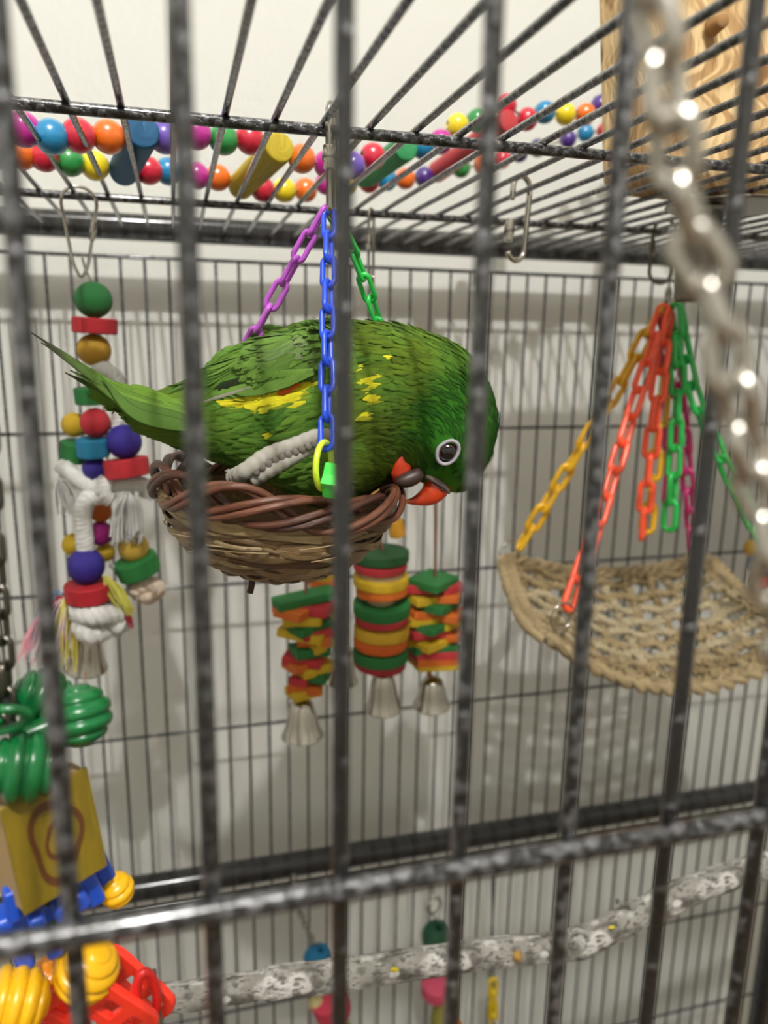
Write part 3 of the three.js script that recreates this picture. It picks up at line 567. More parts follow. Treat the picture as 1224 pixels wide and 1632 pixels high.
// ---------- block toy with three strings and bells behind the basket ----------
{
  const D = .59, t = thing('block_toy', 'hanging toy with strings of coloured wooden slices and square chips ending in steel bells', 'bird toy', at(592, 332, D));
  quickLink(t, at(592, 333, D - .002), .051, .0100, .00115, [0, .95, 0], M.nickel, -1);
  const leather = std(0x6e4330, .75), cols = [0x1f7a35, 0xd2323c, 0xe8c020, 0xe8741c];
  cord(t, 'cord', [[594, 440, D], [602, 560, D], [606, 760, D]], .0011, leather);
  // wooden top piece behind the basket that carries the three strings
  addAt(t, 'top_block', new RoundedBoxGeometry(.05, .016, .03, 4, .004), paint(0xc79a4a), at(570, 790, D));
  for (const [x, y0, y1] of [[487, 780, 960], [607, 780, 880], [694, 770, 925], [524, 785, 900]]) cord(t, 'cord', [[x, y0, D], [x, y1, D]], .0013, leather);
  disc(t, 632, 842, D, 26, 26, 0xd99a20, [0, 0, .2]); 
  // middle string: half-round cups and spacers
  const mid = [[885, 88, 16, 0x14501f], [899, 84, 13, 0xb8242e], [912, 70, 15, 'w'], [923, 86, 16, 0xe0b81e], [938, 80, 16, 0xe8741c], [953, 42, 16, 'w'], [967, 88, 19, 0x1f7a35], [982, 84, 14, 0xc42a36], [993, 58, 11, 'w'], [1003, 86, 18, 0xe4b62a], [1019, 84, 17, 0xe86a1a], [1031, 60, 10, 'w'], [1041, 86, 18, 0x1f7a35], [1054, 80, 12, 0xb8242e]];
  const bareWood = paint(0xcdb48c);
  for (const [y, w, h, c] of mid) disc(t, 607 + rr(-1.5, 1.5), y, D - .004, w, h, c === 'w' ? bareWood : c, [rr(.02, .12), rr(0, 3), rr(-.05, .05)], c === 'w' ? 'spacer' : 'wooden_slice');
  cord(t, 'cord', [[609, 870, D - .004], [609, 1085, D - .004]], .0012, leather);
  bell(t, at(610, 1066, D - .004), .0162, .038, M.nickel, [.05, 0, .05]);
  // stacks of chips
  const s = mm(487, 1000, D);
  const chip = (x, y, d, w, dep, h, c, ry, rz) => addAt(t, 'wooden_chip', new RoundedBoxGeometry(w * s, h * s, dep * s, 2, .0012), paint(c), at(x, y, d), [rr(-.06, .1), ry, rz]);
  const L = [[486, 953, 100, 34, 0, .25, .05], [483, 968, 90, 40, 1, -.5, -.02], [478, 969, 76, 50, 3, .8, .0], [484, 985, 60, 46, 2, -.3, .06], [492, 995, 66, 46, 0, .5, .06], [482, 1010, 74, 36, 2, -.55, -.12], [500, 1006, 52, 44, 1, .3, 0], [503, 1018, 54, 40, 3, -.3, .04], [508, 1026, 44, 40, 2, .5, .1], [494, 1035, 58, 44, 0, .2, -.03], [484, 1049, 62, 40, 1, -.4, -.04], [484, 1058, 58, 44, 3, .4, -.04], [502, 1063, 60, 44, 2, .35, .06], [498, 1074, 56, 44, 0, -.5, .02], [484, 1080, 44, 30, 1, .9, 0], [487, 1093, 54, 40, 3, -.3, -.04], [484, 1101, 50, 40, 2, .3, .04]];
  for (const [x, y, w, dp, c, ry, rz] of L) chip(x, y, D, w, dp, 15, cols[c], ry, rz);
  bell(t, at(480, 1112, D), .0180, .035, M.nickel, [.0, 0, .03]);
  const R = [[690, 926, 74, 60, 0, .7, -.05], [716, 934, 44, 40, 1, .2, 0], [668, 934, 50, 40, 1, -.2, 0], [706, 950, 62, 50, 3, -.45, .1], [680, 952, 66, 44, 2, .3, -.08], [700, 962, 76, 50, 0, .75, -.04], [706, 978, 70, 50, 3, -.7, .08], [676, 976, 60, 44, 3, .2, -.2], [672, 985, 56, 44, 2, .1, -.1], [714, 990, 44, 40, 2, .4, .05], [692, 993, 82, 50, 0, .65, 0], [678, 1006, 70, 46, 1, .2, -.06], [714, 1011, 50, 40, 3, -.3, .1], [690, 1020, 84, 50, 2, .6, -.02], [690, 1029, 86, 48, 0, .15, -.08], [692, 1039, 84, 52, 1, .1, -.1], [692, 1047, 84, 52, 3, .12, -.12], [694, 1055, 82, 50, 2, .1, -.1]];
  for (const [x, y, w, dp, c, ry, rz] of R) chip(x, y, D, w, dp, 14, cols[c], ry, rz);
  cord(t, 'cord', [[690, 1060, D], [684, 1075, D], [692, 1085, D]], .0022, std(0x8c5a45, .7));
  bell(t, at(689, 1078, D), .0170, .029, M.nickel, [.1, 0, .04]);
  // the string half hidden behind
  const Bk = [[512, 914, 2], [516, 926, 3], [518, 936, 0], [522, 948, 1], [524, 962, 3], [526, 976, 2], [526, 990, 0], [526, 1004, 1], [528, 1018, 3]];
  for (const [x, y, c] of Bk) disc(t, x, y, D + .035, 48, 13, cols[c], [.05, 0, rr(-.08, .08)], 'wooden_slice');
  cord(t, 'cord', [[526, 900, D + .035], [540, 1030, D + .035]], .0011, leather);
  bell(t, at(548, 1028, D + .035), .0165, .034, M.nickel, [0, 0, -.1]);
}

// ---------- empty quick link ----------
{
  const t = thing('quick_link', 'empty open steel quick link hanging alone from the cage roof bars', 'quick link', at(833, 281, .487));
  const g = quickLink(t, at(833, 281, .487), .0520, .0150, .0018, [0, .35, -.06], M.nickel, -1, true); 
}

// ---------- seagrass mat swing ----------
{
  const D = .59, t = thing('seagrass_swing', 'braided tan seagrass mat hung like a hammock on yellow, orange, green and pink plastic chains', 'bird swing', at(1065, 352, D));
  const LB = at(812, 892, .655), LF = at(868, 1012, .520), RB = at(1128, 893, .665), RF = at(1292, 1010, .520);
  const P = (u, v, o = 0) => { const p = LF.clone().lerp(RF, u).lerp(LB.clone().lerp(RB, u), v); const q = 1 - (2 * u - 1) ** 2; p.y -= .047 * q * (1 - .62 * v) + .013 * (1 - (2 * v - 1) ** 2); p.y += o; return p; };
  const sg = [0xd6c39a, 0xc4ad80, 0xe0cfa8, 0xb39b70, 0xcdb68a].map(h => fibre(h, .75, .0006));
  // a plait of three strands following f(s)
  const plait = (name, f, n, amp, r, k, up = V3(0, 1, 0)) => {
    const c = Array.from({ length: n + 1 }, (_, i) => f(i / n)), out = [];
    for (let s = 0; s < 3; s++) {
      const ph = s * 2 * Math.PI / 3;
      out.push(sweep(c.map((p, i) => { const tt = c[Math.min(n, i + 1)].clone().sub(c[Math.max(0, i - 1)]).normalize(), side = tt.clone().cross(up).normalize(), a = i / n * k * 2 * Math.PI + ph; return p.clone().addScaledVector(side, Math.sin(a) * amp).addScaledVector(up, Math.sin(2 * a) * amp * .42); }), q => { const e = r * (1 + .12 * Math.sin(q * k * 12.6 + ph * 3)); return [e, e * .8]; }, 7));
    }
    out.forEach(g => { });
    return addW(t, name, merge(out), sg[Math.floor(rnd() * 5)]);
  };
  for (let j = 0; j < 10; j++) { const v = .04 + j / 9 * .92, ph = rr(0, 6); plait('braided_cord', u => P(u, v + .014 * Math.sin(u * 9 + ph), .0022 * Math.sin(u * 40 + j * Math.PI) + rr(-.0006, .0006)), 170, .0044, .0026, 13 + rr(-1, 1)); }
  for (let j = 0; j < 10; j++) { const u = .02 + j / 9 * .96, ph = rr(0, 6); plait('braided_cord', v => P(u + .012 * Math.sin(v * 8 + ph), v, .0026 * Math.cos(v * 12.8 * Math.PI + j * Math.PI)), 110, .0032, .0021, 9); }
  // thick plaited border
  const edge = s => { s = (s % 1 + 1) % 1 * 4; return s < 1 ? P(s, -.03) : s < 2 ? P(1.02, s - 1) : s < 3 ? P(3 - s, 1.03) : P(-.02, 4 - s); };
  plait('border_braid', edge, 520, .0060, .0037, 24);
  for (let i = 0; i < 60; i++) { const u = rnd(), v = rnd(), p = P(u, v, .003), d = V3(rr(-1, 1), rr(-.1, .5), rr(-1, 1)).normalize(); addW(t, 'loose_fibre', sweep(curve([p, p.clone().addScaledVector(d, .005), p.clone().addScaledVector(d, .009).add(V3(0, -.001, 0))], 6), .0005, 4), sg[2]); }
  // chains
  const top = at(1063, 492, D), LK = linkGeo(.0325, .0162, .0026), pit = .0235;
  const Y = plastic(0xe8b41c), O = plastic(0xff5a34), G = plastic(0x22b850), K = plastic(0xc02a70);
  const cLB = at(828, 872, .652), cLF = at(905, 968, .520), cRB = at(1106, 872, .655), cRF = at(1262, 950, .525);
  quickLink(t, at(1062, 350, D - .002), .0505, .0200, .0016, [0, -.15, -.02], M.darksteel, -1);
  addAt(t, 'top_ring', sweep(Array.from({ length: 32 }, (_, i) => V3(Math.cos(i / 32 * 6.2832) * .0085, Math.sin(i / 32 * 6.2832) * .0085, 0)), .0012, 8, { closed: true }), M.nickel, at(1065, 474, D), [0, .7, 0]);
  chainOn(t, 'yellow_chain', [top.clone().add(V3(-.008, 0, .002)), at(1000, 590, .603), cLB], pit, LK, Y, .5);
  chainOn(t, 'orange_chain', [top.clone().add(V3(-.006, 0, .006)), at(1010, 650, .570), at(960, 810, .545), cLF], pit, LK, O, .9);
  chainOn(t, 'orange_chain', [top.clone().add(V3(-.003, -.004, .008)), at(1052, 600, D - .010), at(1037, 720, D - .010), at(1023, 856, D - .010)], pit, LK, O, .6);
  chainOn(t, 'yellow_chain', [top.clone().add(V3(-.001, -.004, 0)), at(1058, 600, D + .006), at(1043, 740, D + .004), at(1030, 846, D + .002)], pit, LK, Y, .2);
  chainOn(t, 'green_chain', [top.clone().add(V3(.001, .002, .010)), at(1080, 560, D - .012), at(1078, 680, D - .012), at(1066, 842, D - .010)], pit, LK, G, .6);
  chainOn(t, 'green_chain', [top.clone().add(V3(.004, .002, .006)), at(1108, 630, .572), at(1165, 760, .552), cRF], pit, LK, G, .3);
  chainOn(t, 'pink_chain', [top.clone().add(V3(.002, -.006, -.006)), at(1085, 640, .615), at(1096, 760, .635), cRB], pit, LK, K, .8);
  chainOn(t, 'pink_chain', [top.clone().add(V3(0, -.006, -.004)), at(1070, 640, D + .02), at(1060, 800, D + .02)], pit, LK, K, .1);
  const ringG = sweep(Array.from({ length: 36 }, (_, i) => V3(Math.cos(i / 36 * 6.2832) * .0115, Math.sin(i / 36 * 6.2832) * .0115, 0)), .00085, 8, { closed: true });
  for (const [p, ry] of [[at(896, 982, .517), .25], [at(812, 880, .655), .2], [at(1110, 888, .655), .5], [at(1268, 965, .522), .3]]) addAt(t, 'steel_ring', ringG, M.nickel, p, [.1, ry, 0]);
}

// ---------- bead ladder on the roof ----------
{
  const t = thing('bead_ladder', 'flexible perch ladder of glossy coloured wooden beads and dowel rungs lying on the cage roof', 'bird ladder', V3(.05, ROOF + .002, -.50));
  const Rb = .0088, dep = r => Rb * F / r * 1.03;
  const K = { m: 0xc21f95, b: 0x1684b8, r: 0xcf1d3a, o: 0xf2711a, v: 0x6a4fb0, g: 0x2a9145, y: 0xf2d71e, p: 0x46267e, k: 0x2b2a6a };
  const A = [[-8, 205, 'o'], [37, 206, 'm'], [82, 218, 'b'], [125, 216, 'r'], [173, 218, 'o'], [262, 219, 'v'], [313, 213, 'm'], [356, 222, 'g'], [398, 222, 'r'], [481, 253, 'o'], [521, 262, 'm'], [562, 264, 'v'], [594, 249, 'r'], [673, 233, 'b'], [702, 226, 'm'], [729, 200, 'y'], [761, 192, 'g'], [806, 168, 'r'], [840, 190, 'r'], [868, 179, 'b'], [901, 182, 'y'], [933, 182, 'o'], [957, 168, 'p'], [974, 160, 'k']];
  const B = [[-5, 244, 'g'], [34, 245, 'o'], [70, 249, 'r'], [111, 257, 'g'], [151, 264, 'y'], [237, 272, 'r'], [268, 273, 'b'], [313, 280, 'm'], [347, 283, 'o'], [419, 302, 'r'], [453, 303, 'y'], [487, 303, 'o'], [520, 292, 'm'], [552, 292, 'y'], [588, 290, 'r'], [617, 287, 'b'], [646, 285, 'o'], [676, 282, 'p'], [735, 268, 'g'], [770, 262, 'o'], [800, 254, 'r'], [828, 244, 'p'], [857, 236, 'k'], [905, 222, 'p'], [933, 212, 'b'], [964, 209, 'r'], [990, 205, 'p']];
  const rA = x => 24.3 - .0075 * Math.max(0, x - 100) - .0035 * Math.max(0, x - 500) + .005 * Math.max(0, x - 760), rB = x => 21.4 - .0075 * Math.max(0, x - 60) - .004 * Math.max(0, x - 450) + .006 * Math.max(0, x - 700);
  for (const [L, f] of [[A, rA], [B, rB]]) {
    for (const [x, y, c] of L) addAt(t, 'bead', beadGeo(Rb, .18), paint(K[c], true), at(x, y, dep(f(x))), [Math.PI / 2, 0, rr(1.2, 1.9)]);
    addW(t, 'wire', sweep(curve(L.map(([x, y]) => at(x, y, dep(f(x)))), 160), .0011, 6), M.nickel);
  }
  const dowelC = { b: 0x14608f, y: 0xd9bf2a, g: 0x38a562, r: 0xd6444c, t: 0x177a92 };
  for (const [x0, y0, x1, y1, c, k] of [[228, 208, 196, 274, 'b', 0], [447, 234, 382, 298, 'y', 0], [648, 234, 580, 284, 'g', 0], [812, 192, 694, 276, 'r', 0], [1040, 188, 1008, 214, 't', 0]]) {
    const a = at(x0, y0, dep(rA(x0)) - .012), b = at(x1, y1, dep(rB(x1)) + .008), r = .0091;
    const P = [0, .012, .03, .5, .97, .988, 1].map(s => a.clone().lerp(b, s)), e = [.86, .96, 1, 1, 1, .96, .86]; let i = 0;
    addW(t, 'dowel_rung', sweep(P, s => r * e[Math.round(s * 6)], 24), paint(dowelC[c]));
  }
}

// ---------- wooden block on the roof, bolted through ----------
{
  const t = thing('wooden_block', 'large pale chewed block of soft wood standing on the cage roof with its steel bolt', 'wood block', V3(.48, ROOF + .003, -.48));
  const x0 = .279, x1 = .66, z0 = -.448, z1 = -.508, y0 = ROOF + .003, y1 = ROOF + .14;
  const g = new RoundedBoxGeometry(x1 - x0, y1 - y0, z0 - z1, 46, .012), p = g.attributes.position, n = g.attributes.normal;
  const uv = g.attributes.uv;
  for (let i = 0; i < p.count; i++) {
    const x = p.getX(i), y = p.getY(i), z = p.getZ(i);
    const u = x * 1.2 + z, gouge = fbm((u + .5), (y + .5) * .9 + Math.sin(u * 26) * .09, 34, 12, 91, 4) - .5, big = fbm(u + .5, y + .5, 6, 5, 95, 2) - .5;
    const k = y > -.05 ? 1 : .3, d = (gouge * .012 + big * .012) * k;
    p.setXYZ(i, x + n.getX(i) * d + y * -.12 * (x < -.1 ? 1 : 0), y + n.getY(i) * d * .3, z + n.getZ(i) * d);
    uv.setXY(i, x + z, y);
  }
  g.computeVertexNormals();
  const chew = tex(512, 512, (u, v) => { const w = u + .05 * Math.sin(v * 25.13 + 5 * fbm(u, v, 4, 4, 3, 2)); const a = fbm(w, v, 40, 7, 101, 4), b = fbm(w, v, 10, 4, 105, 3); const k = S3(.36, .62, a * .65 + b * .35); const c = mix([.70, .55, .36], [.90, .78, .58], k); return mix(c, [.50, .36, .2], S3(.66, .8, fbm(u, v, 8, 6, 111, 3))); }, true, 1 / .16, 1 / .16);
  addW(t, 'block', g.translate((x0 + x1) / 2, (y0 + y1) / 2, (z0 + z1) / 2), std(0xffffff, .8, { map: chew, bumpMap: tex(256, 256, (u, v) => fbm(u, v, 40, 8, 121, 4), false, 1 / .08, 1 / .08), bumpScale: .002 }));
  addW(t, 'knot', sweep(curve([V3(.322, ROOF + .092, z0 + .001), V3(.322, ROOF + .092, z0 + .011)], 6), s => .0055 * (1 - .3 * s), 14), std(0x9a7448, .9));
  const bx = .348, bz = -.474;
  addW(t, 'washer', lathe([[0, -.0012], [.040, -.0012], [.0415, 0], [.040, .0012], [0, .0012]], 48).translate(bx + .02, ROOF - wR - .0014, bz), std(0x8d857a, .3, { metalness: 1 }));
  addW(t, 'bolt_sleeve', lathe([[0, -.062], [.0125, -.062], [.0135, -.060], [.0138, -.004], [.015, -.002], [.015, 0], [0, 0]], 32).translate(bx, ROOF - wR - .0026, bz), M.darksteel);
  addW(t, 'bolt', sweep([V3(bx, ROOF - .006, bz), V3(bx, ROOF + .03, bz)], .004, 10), M.darksteel);
}

// ---------- steel chain on the outside of the front ----------
{
  const D = .102, t = thing('steel_chain', 'thin twisted steel chain draped outside the front bars, very close and blurred', 'chain', at(1040, -120, D));
  const pts = [[1046, -330], [1044, -150], [1050, 60], [1066, 190], [1092, 300], [1112, 400], [1132, 480], [1158, 570], [1182, 660], [1202, 750], [1218, 840], [1238, 960], [1262, 1080], [1290, 1200]].map(([x, y]) => at(x, y, D));
  pts.unshift(V3(pts[0].x + .001, ROOF + .012, -.138)); pts.push(V3(pts[pts.length - 1].x + .07, EYE - .116, -.141));
  const c = new THREE.CatmullRomCurve3(pts), L = c.getLength(), n = Math.round(L / .0078), LK = linkGeo(.0122, .0084, .0015);
  for (let i = 0; i < n; i++) { const u = (i + .5) / n, q = new THREE.Quaternion().setFromUnitVectors(V3(0, 1, 0), c.getTangentAt(u)); q.multiply(new THREE.Quaternion().setFromAxisAngle(V3(0, 1, 0), .55 + i * 1.35)); q.multiply(new THREE.Quaternion().setFromAxisAngle(V3(0, 0, 1), .25)); addAt(t, 'chain_link', LK, M.steel, c.getPointAt(u), q); }
}

// ---------- plastic and wood toy at the lower left ----------
{
  const D = .25, t = thing('plastic_toy', 'toy of ridged green and yellow plastic shells, wooden block, blue pegs and red lattice', 'bird toy', at(20, 1150, D));
  const s = mm(80, 1250, D);
  const G = plastic(0x0a6a34, .25), Yl = plastic(0xf2b60c, .3), B = plastic(0x1b4fc4, .3), Rd = plastic(0xff3a24, .32);
  const ridged = (r, n = 6) => { const o = []; for (let i = 0; i <= 90; i++) { const a = i / 90 * Math.PI, k = 1 - .075 * (1 - Math.abs(Math.sin(a * n))) ** 1.5 * 2; o.push([r * Math.sin(a) * k, -r * Math.cos(a) * (.9 + .1 * k)]); } return lathe(o, 40); };
  const shell = (px, py, r, m, rot, d = 0, n) => addAt(t, 'ridged_shell', ridged(r * s, n), m, at(px, py, D + d), rot);
  chainOn(t, 'hanger_chain', [V3(at(-24, 640, D).x, ROOF - .003, -D), at(-24, 640, D), at(-14, 800, D), at(-4, 930, D), at(6, 1040, D), at(12, 1140, D)], .0085, linkGeo(.0125, .0075, .0011), M.darksteel, .3);
  shell(68, 1112, 52, G, [.3, 0, 1.05], .012); shell(128, 1140, 53, G, [-.25, .2, .10], .0); shell(40, 1222, 60, G, [.5, 0, 1.35], -.008); shell(-22, 1128, 46, G, [0, 0, .8], .006);
  addAt(t, 'green_hub', new RoundedBoxGeometry(64 * s, 44 * s, 40 * s, 4, .003), G, at(60, 1168, D), [.1, .3, .2]);
  addAt(t, 'green_loop', sweep(Array.from({ length: 40 }, (_, i) => V3(Math.cos(i / 40 * 6.2832) * 40 * s, Math.sin(i / 40 * 6.2832) * 26 * s, 0)), 8 * s, 10, { closed: true }), G, at(4, 1148, D - .012), [.5, 0, .3]);
  // block: natural on one face, dyed yellow with a brown scroll on the others
  const q = new THREE.Quaternion().setFromEuler(new THREE.Euler(.10, -.95, .22)), bc = at(58, 1318, D + .004), hw = .0145, hh = .0185;
  const bw = (x, y, z, w, h, d, m, nm, rad) => addAt(t, nm, new RoundedBoxGeometry(w, h, d, 3, rad || .0012), m, bc.clone().add(V3(x, y, z).applyQuaternion(q)), q);
  const natural = std(0xd9b67e, .7, { map: rep(grainT, 1 / .02, 1 / .04), bumpMap: grainB, bumpScale: .00015 });
  bw(0, 0, 0, hw * 2 - .003, hh * 2 - .0004, hw * 2, natural, 'wooden_block');
  const scroll = tex(256, 256, (u, v) => { const x = u - .5, y = v - .5, r = Math.hypot(x * 1.1, y * .85), a = Math.atan2(y, x), k = Math.abs(r - .30 - .035 * Math.sin(a * 3 + 1)) < .035 || Math.abs(r - .13 - .02 * Math.sin(a * 2)) < .025; const g = .88 + .2 * fbm(u, v, 20, 4, 131, 3); return (k ? [.36, .20, .07] : [.50, .42, .07]).map(c => c * g); }, true, 1, 1);
  addAt(t, 'yellow_side', new RoundedBoxGeometry(.0016, hh * 2 + .0004, hw * 2 + .0004, 2, .0006), std(0xffffff, .5, { map: scroll }), bc.clone().add(V3(hw - .0006, 0, 0).applyQuaternion(q)), q);
  addAt(t, 'yellow_side', new RoundedBoxGeometry(.0016, hh * 2 + .0004, hw * 2 + .0004, 2, .0006), std(0xffffff, .5, { map: scroll }), bc.clone().add(V3(-hw + .0006, 0, 0).applyQuaternion(q)), q);
  cord(t, 'cord', [[8, 1100, D], [40, 1250, D], [70, 1420, D], [120, 1600, D], [140, 1760, D]], .0015, std(0x30302e, .6));
  // blue peg wheel
  const peg = (px, py, w, h, d, rz, dd = 0) => addAt(t, 'blue_peg', new RoundedBoxGeometry(w * s, h * s, d * s, 4, Math.min(w, h) * s * .28), B, at(px, py, D + dd), [0, .3, rz]);
  peg(40, 1455, 130, 46, 60, .06, .002); peg(135, 1400, 38, 120, 34, .28, .004); peg(160, 1380, 34, 100, 30, .3, .012); peg(18, 1440, 22, 60, 30, .05, -.01); peg(60, 1472, 26, 40, 30, .1, -.012); peg(112, 1440, 60, 40, 40, .3, -.002);
  peg(34, 1520, 30, 66, 26, .2, -.004); peg(84, 1500, 28, 62, 26, .1, -.002); peg(40, 1490, 90, 26, 40, .1, .002); peg(118, 1478, 40, 40, 30, .2, .004);
  shell(186, 1418, 33, Yl, [.2, 0, .25], .012, 5); shell(138, 1546, 58, Yl, [.35, .1, -.55], -.002, 7); shell(20, 1598, 62, Yl, [.2, 0, 1.2], -.010, 7); shell(78, 1560, 40, plastic(0xf0920e), [.3, 0, .4], .012, 5);
  // red lattice: rounded plates with square openings
  const plate = (w, h, nx, ny) => { const sh = new THREE.Shape(), r = Math.min(w, h) * .28, x = -w / 2, y = -h / 2; sh.moveTo(x + r, y); sh.lineTo(x + w - r, y); sh.quadraticCurveTo(x + w, y, x + w, y + r); sh.lineTo(x + w, y + h - r); sh.quadraticCurveTo(x + w, y + h, x + w - r, y + h); sh.lineTo(x + r, y + h); sh.quadraticCurveTo(x, y + h, x, y + h - r); sh.lineTo(x, y + r); sh.quadraticCurveTo(x, y, x + r, y);
    const m = Math.min(w, h) * .13; for (let i = 0; i < nx; i++) for (let j = 0; j < ny; j++) { const cw = (w - m * (nx + 1)) / nx, ch = (h - m * (ny + 1)) / ny, a = x + m + i * (cw + m), b = y + m + j * (ch + m), p = new THREE.Path(); p.moveTo(a, b); p.lineTo(a + cw, b); p.lineTo(a + cw, b + ch); p.lineTo(a, b + ch); p.lineTo(a, b); sh.holes.push(p); }
    return new THREE.ExtrudeGeometry(sh, { depth: .0022, bevelEnabled: true, bevelSize: .0005, bevelThickness: .0005, bevelSegments: 2, curveSegments: 8 }); };
  addAt(t, 'red_lattice', plate(190 * s, 150 * s, 3, 2), Rd, at(160, 1612, D - .002), [.15, -.25, -.75]);
  addAt(t, 'red_lattice', plate(190 * s, 150 * s, 3, 2), Rd, at(200, 1570, D + .018), [.15, -.45, -.75]);
  addAt(t, 'red_lattice', plate(150 * s, 150 * s, 2, 2), Rd, at(60, 1640, D + .004), [.1, .2, .5]);
  addAt(t, 'red_ring', sweep(Array.from({ length: 40 }, (_, i) => V3(Math.cos(i / 40 * 6.2832) * 17 * s, Math.sin(i / 40 * 6.2832) * 50 * s, 0)), 9 * s, 10, { closed: true }), plastic(0xd9201c), at(234, 1585, D - .004), [0, .2, .08]);
  addAt(t, 'wire', sweep([V3(0, .012, 0), V3(.002, -.03, 0)], .0011, 8), M.nickel, at(247, 1590, D + .004));
}

// ---------- branch perch ----------
const bark = tex(512, 512, (u, v) => { const a = fbm(u, v, 8, 10, 141, 4), b = fbm(u, v, 24, 20, 145, 3), c = fbm(u, v, 5, 6, 149, 3); let k = mix([.40, .385, .36], [.60, .59, .56], S3(.3, .6, a)); k = mix(k, [.80, .79, .77], S3(.47, .56, c) * (.35 + .65 * S3(.3, .6, b))); return mix(k, [.26, .24, .22], S3(.6, .74, fbm(u, v, 40, 26, 147, 3)) * .6); }, true, 1 / .0628, 1 / .11);
const barkB = tex(256, 256, (u, v) => .6 * fbm(u, v, 10, 14, 151, 4) + .4 * fbm(u, v, 30, 30, 155, 3), false, 1 / .03, 1 / .03);
{
  const D = .42, t = thing('branch_perch', 'natural grey bark branch perch crossing the cage below the nest', 'perch', at(700, 1525, D));
  const MBk = std(0xffffff, .85, { map: bark, bumpMap: barkB, bumpScale: .0016 });
  const pts = [[-520, 1640, .40], [-100, 1620, .41], [250, 1592, .42], [330, 1583, .42], [430, 1567, .42], [560, 1551, .42], [640, 1539, .42], [720, 1527, .42], [800, 1517, .42], [880, 1509, .42], [930, 1500, .42], [985, 1474, .42], [1040, 1447, .421], [1085, 1425, .422], [1130, 1408, .424], [1190, 1388, .427], [1260, 1366, .43]].map(p => at(...p));
  pts.push(V3(.60, at(1260, 1366, .43).y + .02, -.44), V3(XR - .001, at(1260, 1366, .43).y + .04, -.45));
  pts[0] = V3(XL + .001, pts[1].y - .004, -.40);
  const P = curve(pts, 300);
  const knots = P.map(p => { const [x] = toPx(p); return 1 + .14 * Math.exp(-(((x - 925) / 16) ** 2)) + .10 * Math.exp(-(((x - 1065) / 22) ** 2)) + .06 * Math.exp(-(((x - 640) / 30) ** 2)) - .06 * Math.exp(-(((x - 960) / 20) ** 2)); });
  const g = sweep(P, s => { const i = Math.round(s * (P.length - 1)), [x] = toPx(P[i]); return .0100 * knots[i] * (x < 420 ? .88 : 1); }, 28);
  const p = g.attributes.position, n = g.attributes.normal; for (let i = 0; i < p.count - 2; i++) { const u = (i % 29) / 28, v = Math.floor(i / 29) / 300, d = (fbm(u % 1, v, 6, 80, 161, 3) - .5) * .0022; p.setXYZ(i, p.getX(i) + n.getX(i) * d, p.getY(i) + n.getY(i) * d, p.getZ(i) + n.getZ(i) * d); }
  g.computeVertexNormals();
  addW(t, 'branch', g, MBk);
  const cut = std(0xb08a45, .8);
  addW(t, 'cut_stub', sweep([at(825, 1522, .4115), at(825, 1525, .4085)], .0034, 14), cut);
  addW(t, 'cut_stub', sweep(curve([at(922, 1502, .413), at(917, 1508, .407)], 4), q => .0062 - .001 * q, 14), MBk);
  addW(t, 'twig_stub', sweep(curve([at(1020, 1448, .42), at(1008, 1446, .419), at(992, 1440, .418), at(984, 1436, .418)], 8), q => .0032 - .0014 * q, 8), MBk);
  addW(t, 'twig_stub', sweep([at(1092, 1440, .416), at(1094, 1448, .414)], .0016, 8), std(0xcfcabf, .8));
  addW(t, 'peeled_bark', sweep(curve([at(572, 1540, .428), at(610, 1531, .432), at(650, 1524, .432), at(690, 1519, .43)], 14), q => [.0012, .0065 * (.5 + .5 * Math.sin(q * 3))], 8, { up: V3(0, 1, .2) }), fibre(0xc79a55, .8));
  for (const [x, y] of [[630, 1546], [975, 1478], [628, 1544]]) addW(t, 'yellow_fleck', new THREE.SphereGeometry(.0017, 8, 6).scale(1.6, .7, .8).translate(...at(x, y, .4105).toArray()), std(0xd9c52a, .7));
}

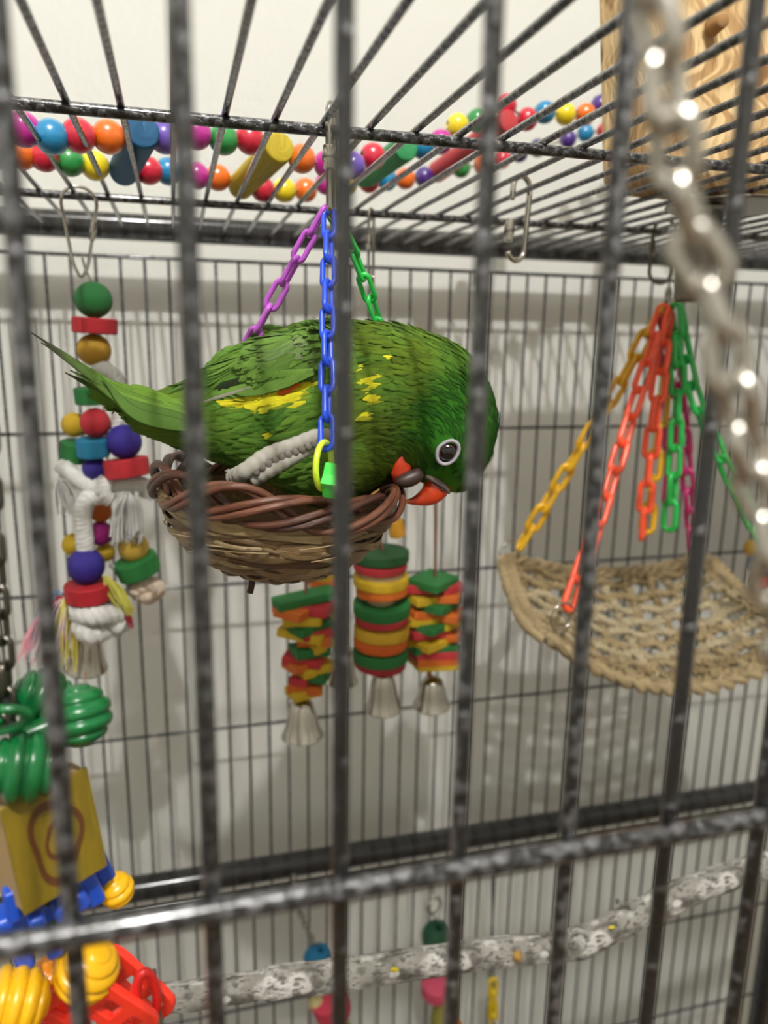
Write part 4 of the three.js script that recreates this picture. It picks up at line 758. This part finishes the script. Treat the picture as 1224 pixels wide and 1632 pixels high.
// ---------- toys hanging low on the back of the cage ----------
const TY = .770;
{
  const t = thing('bead_toy', 'blue wooden bead over red and tan pieces on a thin steel chain, behind the branch', 'bird toy', at(478, 1392, TY + .004));
  chainOn(t, 'steel_chain', [at(468, 1396, TY), at(476, 1445, TY), at(494, 1490, TY), at(504, 1512, TY)], .0085, linkGeo(.0125, .0075, .001), M.nickel, .3);
  ball(t, 507, 1529, TY, 23, 0x1482b4); ball(t, 505, 1600, TY, 13, 0xd8c88c); cord(t, 'cord', [[507, 1520, TY], [515, 1600, TY], [530, 1660, TY]], .001, M.nickel);
  disc(t, 526, 1600, TY, 56, 34, 0xe0405a, [.1, 0, .3]); disc(t, 545, 1655, TY, 40, 24, 0xd9b51c, [.1, 0, .3]);
}
{
  const t = thing('bead_toy', 'dark green wooden bead under a steel eye ring with pink disc below', 'bird toy', at(690, 1376, TY + .004));
  cord(t, 'cord', [[690, 1378, TY], [691, 1426, TY]], .0012, M.nickel);
  addAt(t, 'eye_ring', sweep(Array.from({ length: 32 }, (_, i) => V3(Math.cos(i / 32 * 6.2832) * .0095, Math.sin(i / 32 * 6.2832) * .0105, 0)), .0018, 8, { closed: true }), M.nickel, at(692, 1444, TY), [0, .3, 0]);
  ball(t, 697, 1493, TY, 23, 0x1c5a3c); disc(t, 696, 1572, TY, 46, 22, 0xe85a78, [.1, 0, .1]); disc(t, 708, 1608, TY, 34, 52, 0xa8a046, [.05, 0, -.1], 'cylinder'); disc(t, 716, 1652, TY, 44, 26, 0xd98a20, [.1, 0, .1]);
  cord(t, 'cord', [[693, 1460, TY], [700, 1540, TY], [712, 1660, TY]], .001, M.nickel);
}
{
  const t = thing('chain_toy', 'short yellow plastic chain on a dark cord, low at the back of the cage', 'bird toy', at(783, 1352, TY + .004));
  cord(t, 'cord', [[784, 1354, TY], [785, 1480, TY], [786, 1585, TY]], .0012, std(0x2c2926, .7));
  chainOn(t, 'plastic_chain', [at(786, 1566, TY), at(786, 1600, TY), at(785, 1690, TY)], .018, linkGeo(.036, .0145, .0026), plastic(0xe0c020), .1);
  addAt(t, 'steel_bead', new THREE.SphereGeometry(.0032, 14, 10), M.nickel, at(788, 1629, TY - .01));
}
{
  const t = thing('bead_toy', 'little toy of blue, yellow and green beads on the back bars behind the seagrass mat', 'bird toy', at(1215, 668, TY + .004));
  cord(t, 'cord', [[1216, 672, TY], [1214, 800, TY], [1212, 935, TY]], .001, M.nickel);
  ball(t, 1214, 838, TY, 15, 0x2aa84a); ball(t, 1212, 862, TY, 12, 0x1478a0); ball(t, 1202, 874, TY, 13, 0xd0a020); ball(t, 1214, 896, TY, 18, 0x145c96); ball(t, 1212, 926, TY, 13, 0xc83040);
}
scene.traverse(o => { if (o.isMesh && o.name !== 'globe') { o.castShadow = true; o.receiveShadow = true; } });
renderer.render(scene, camera);
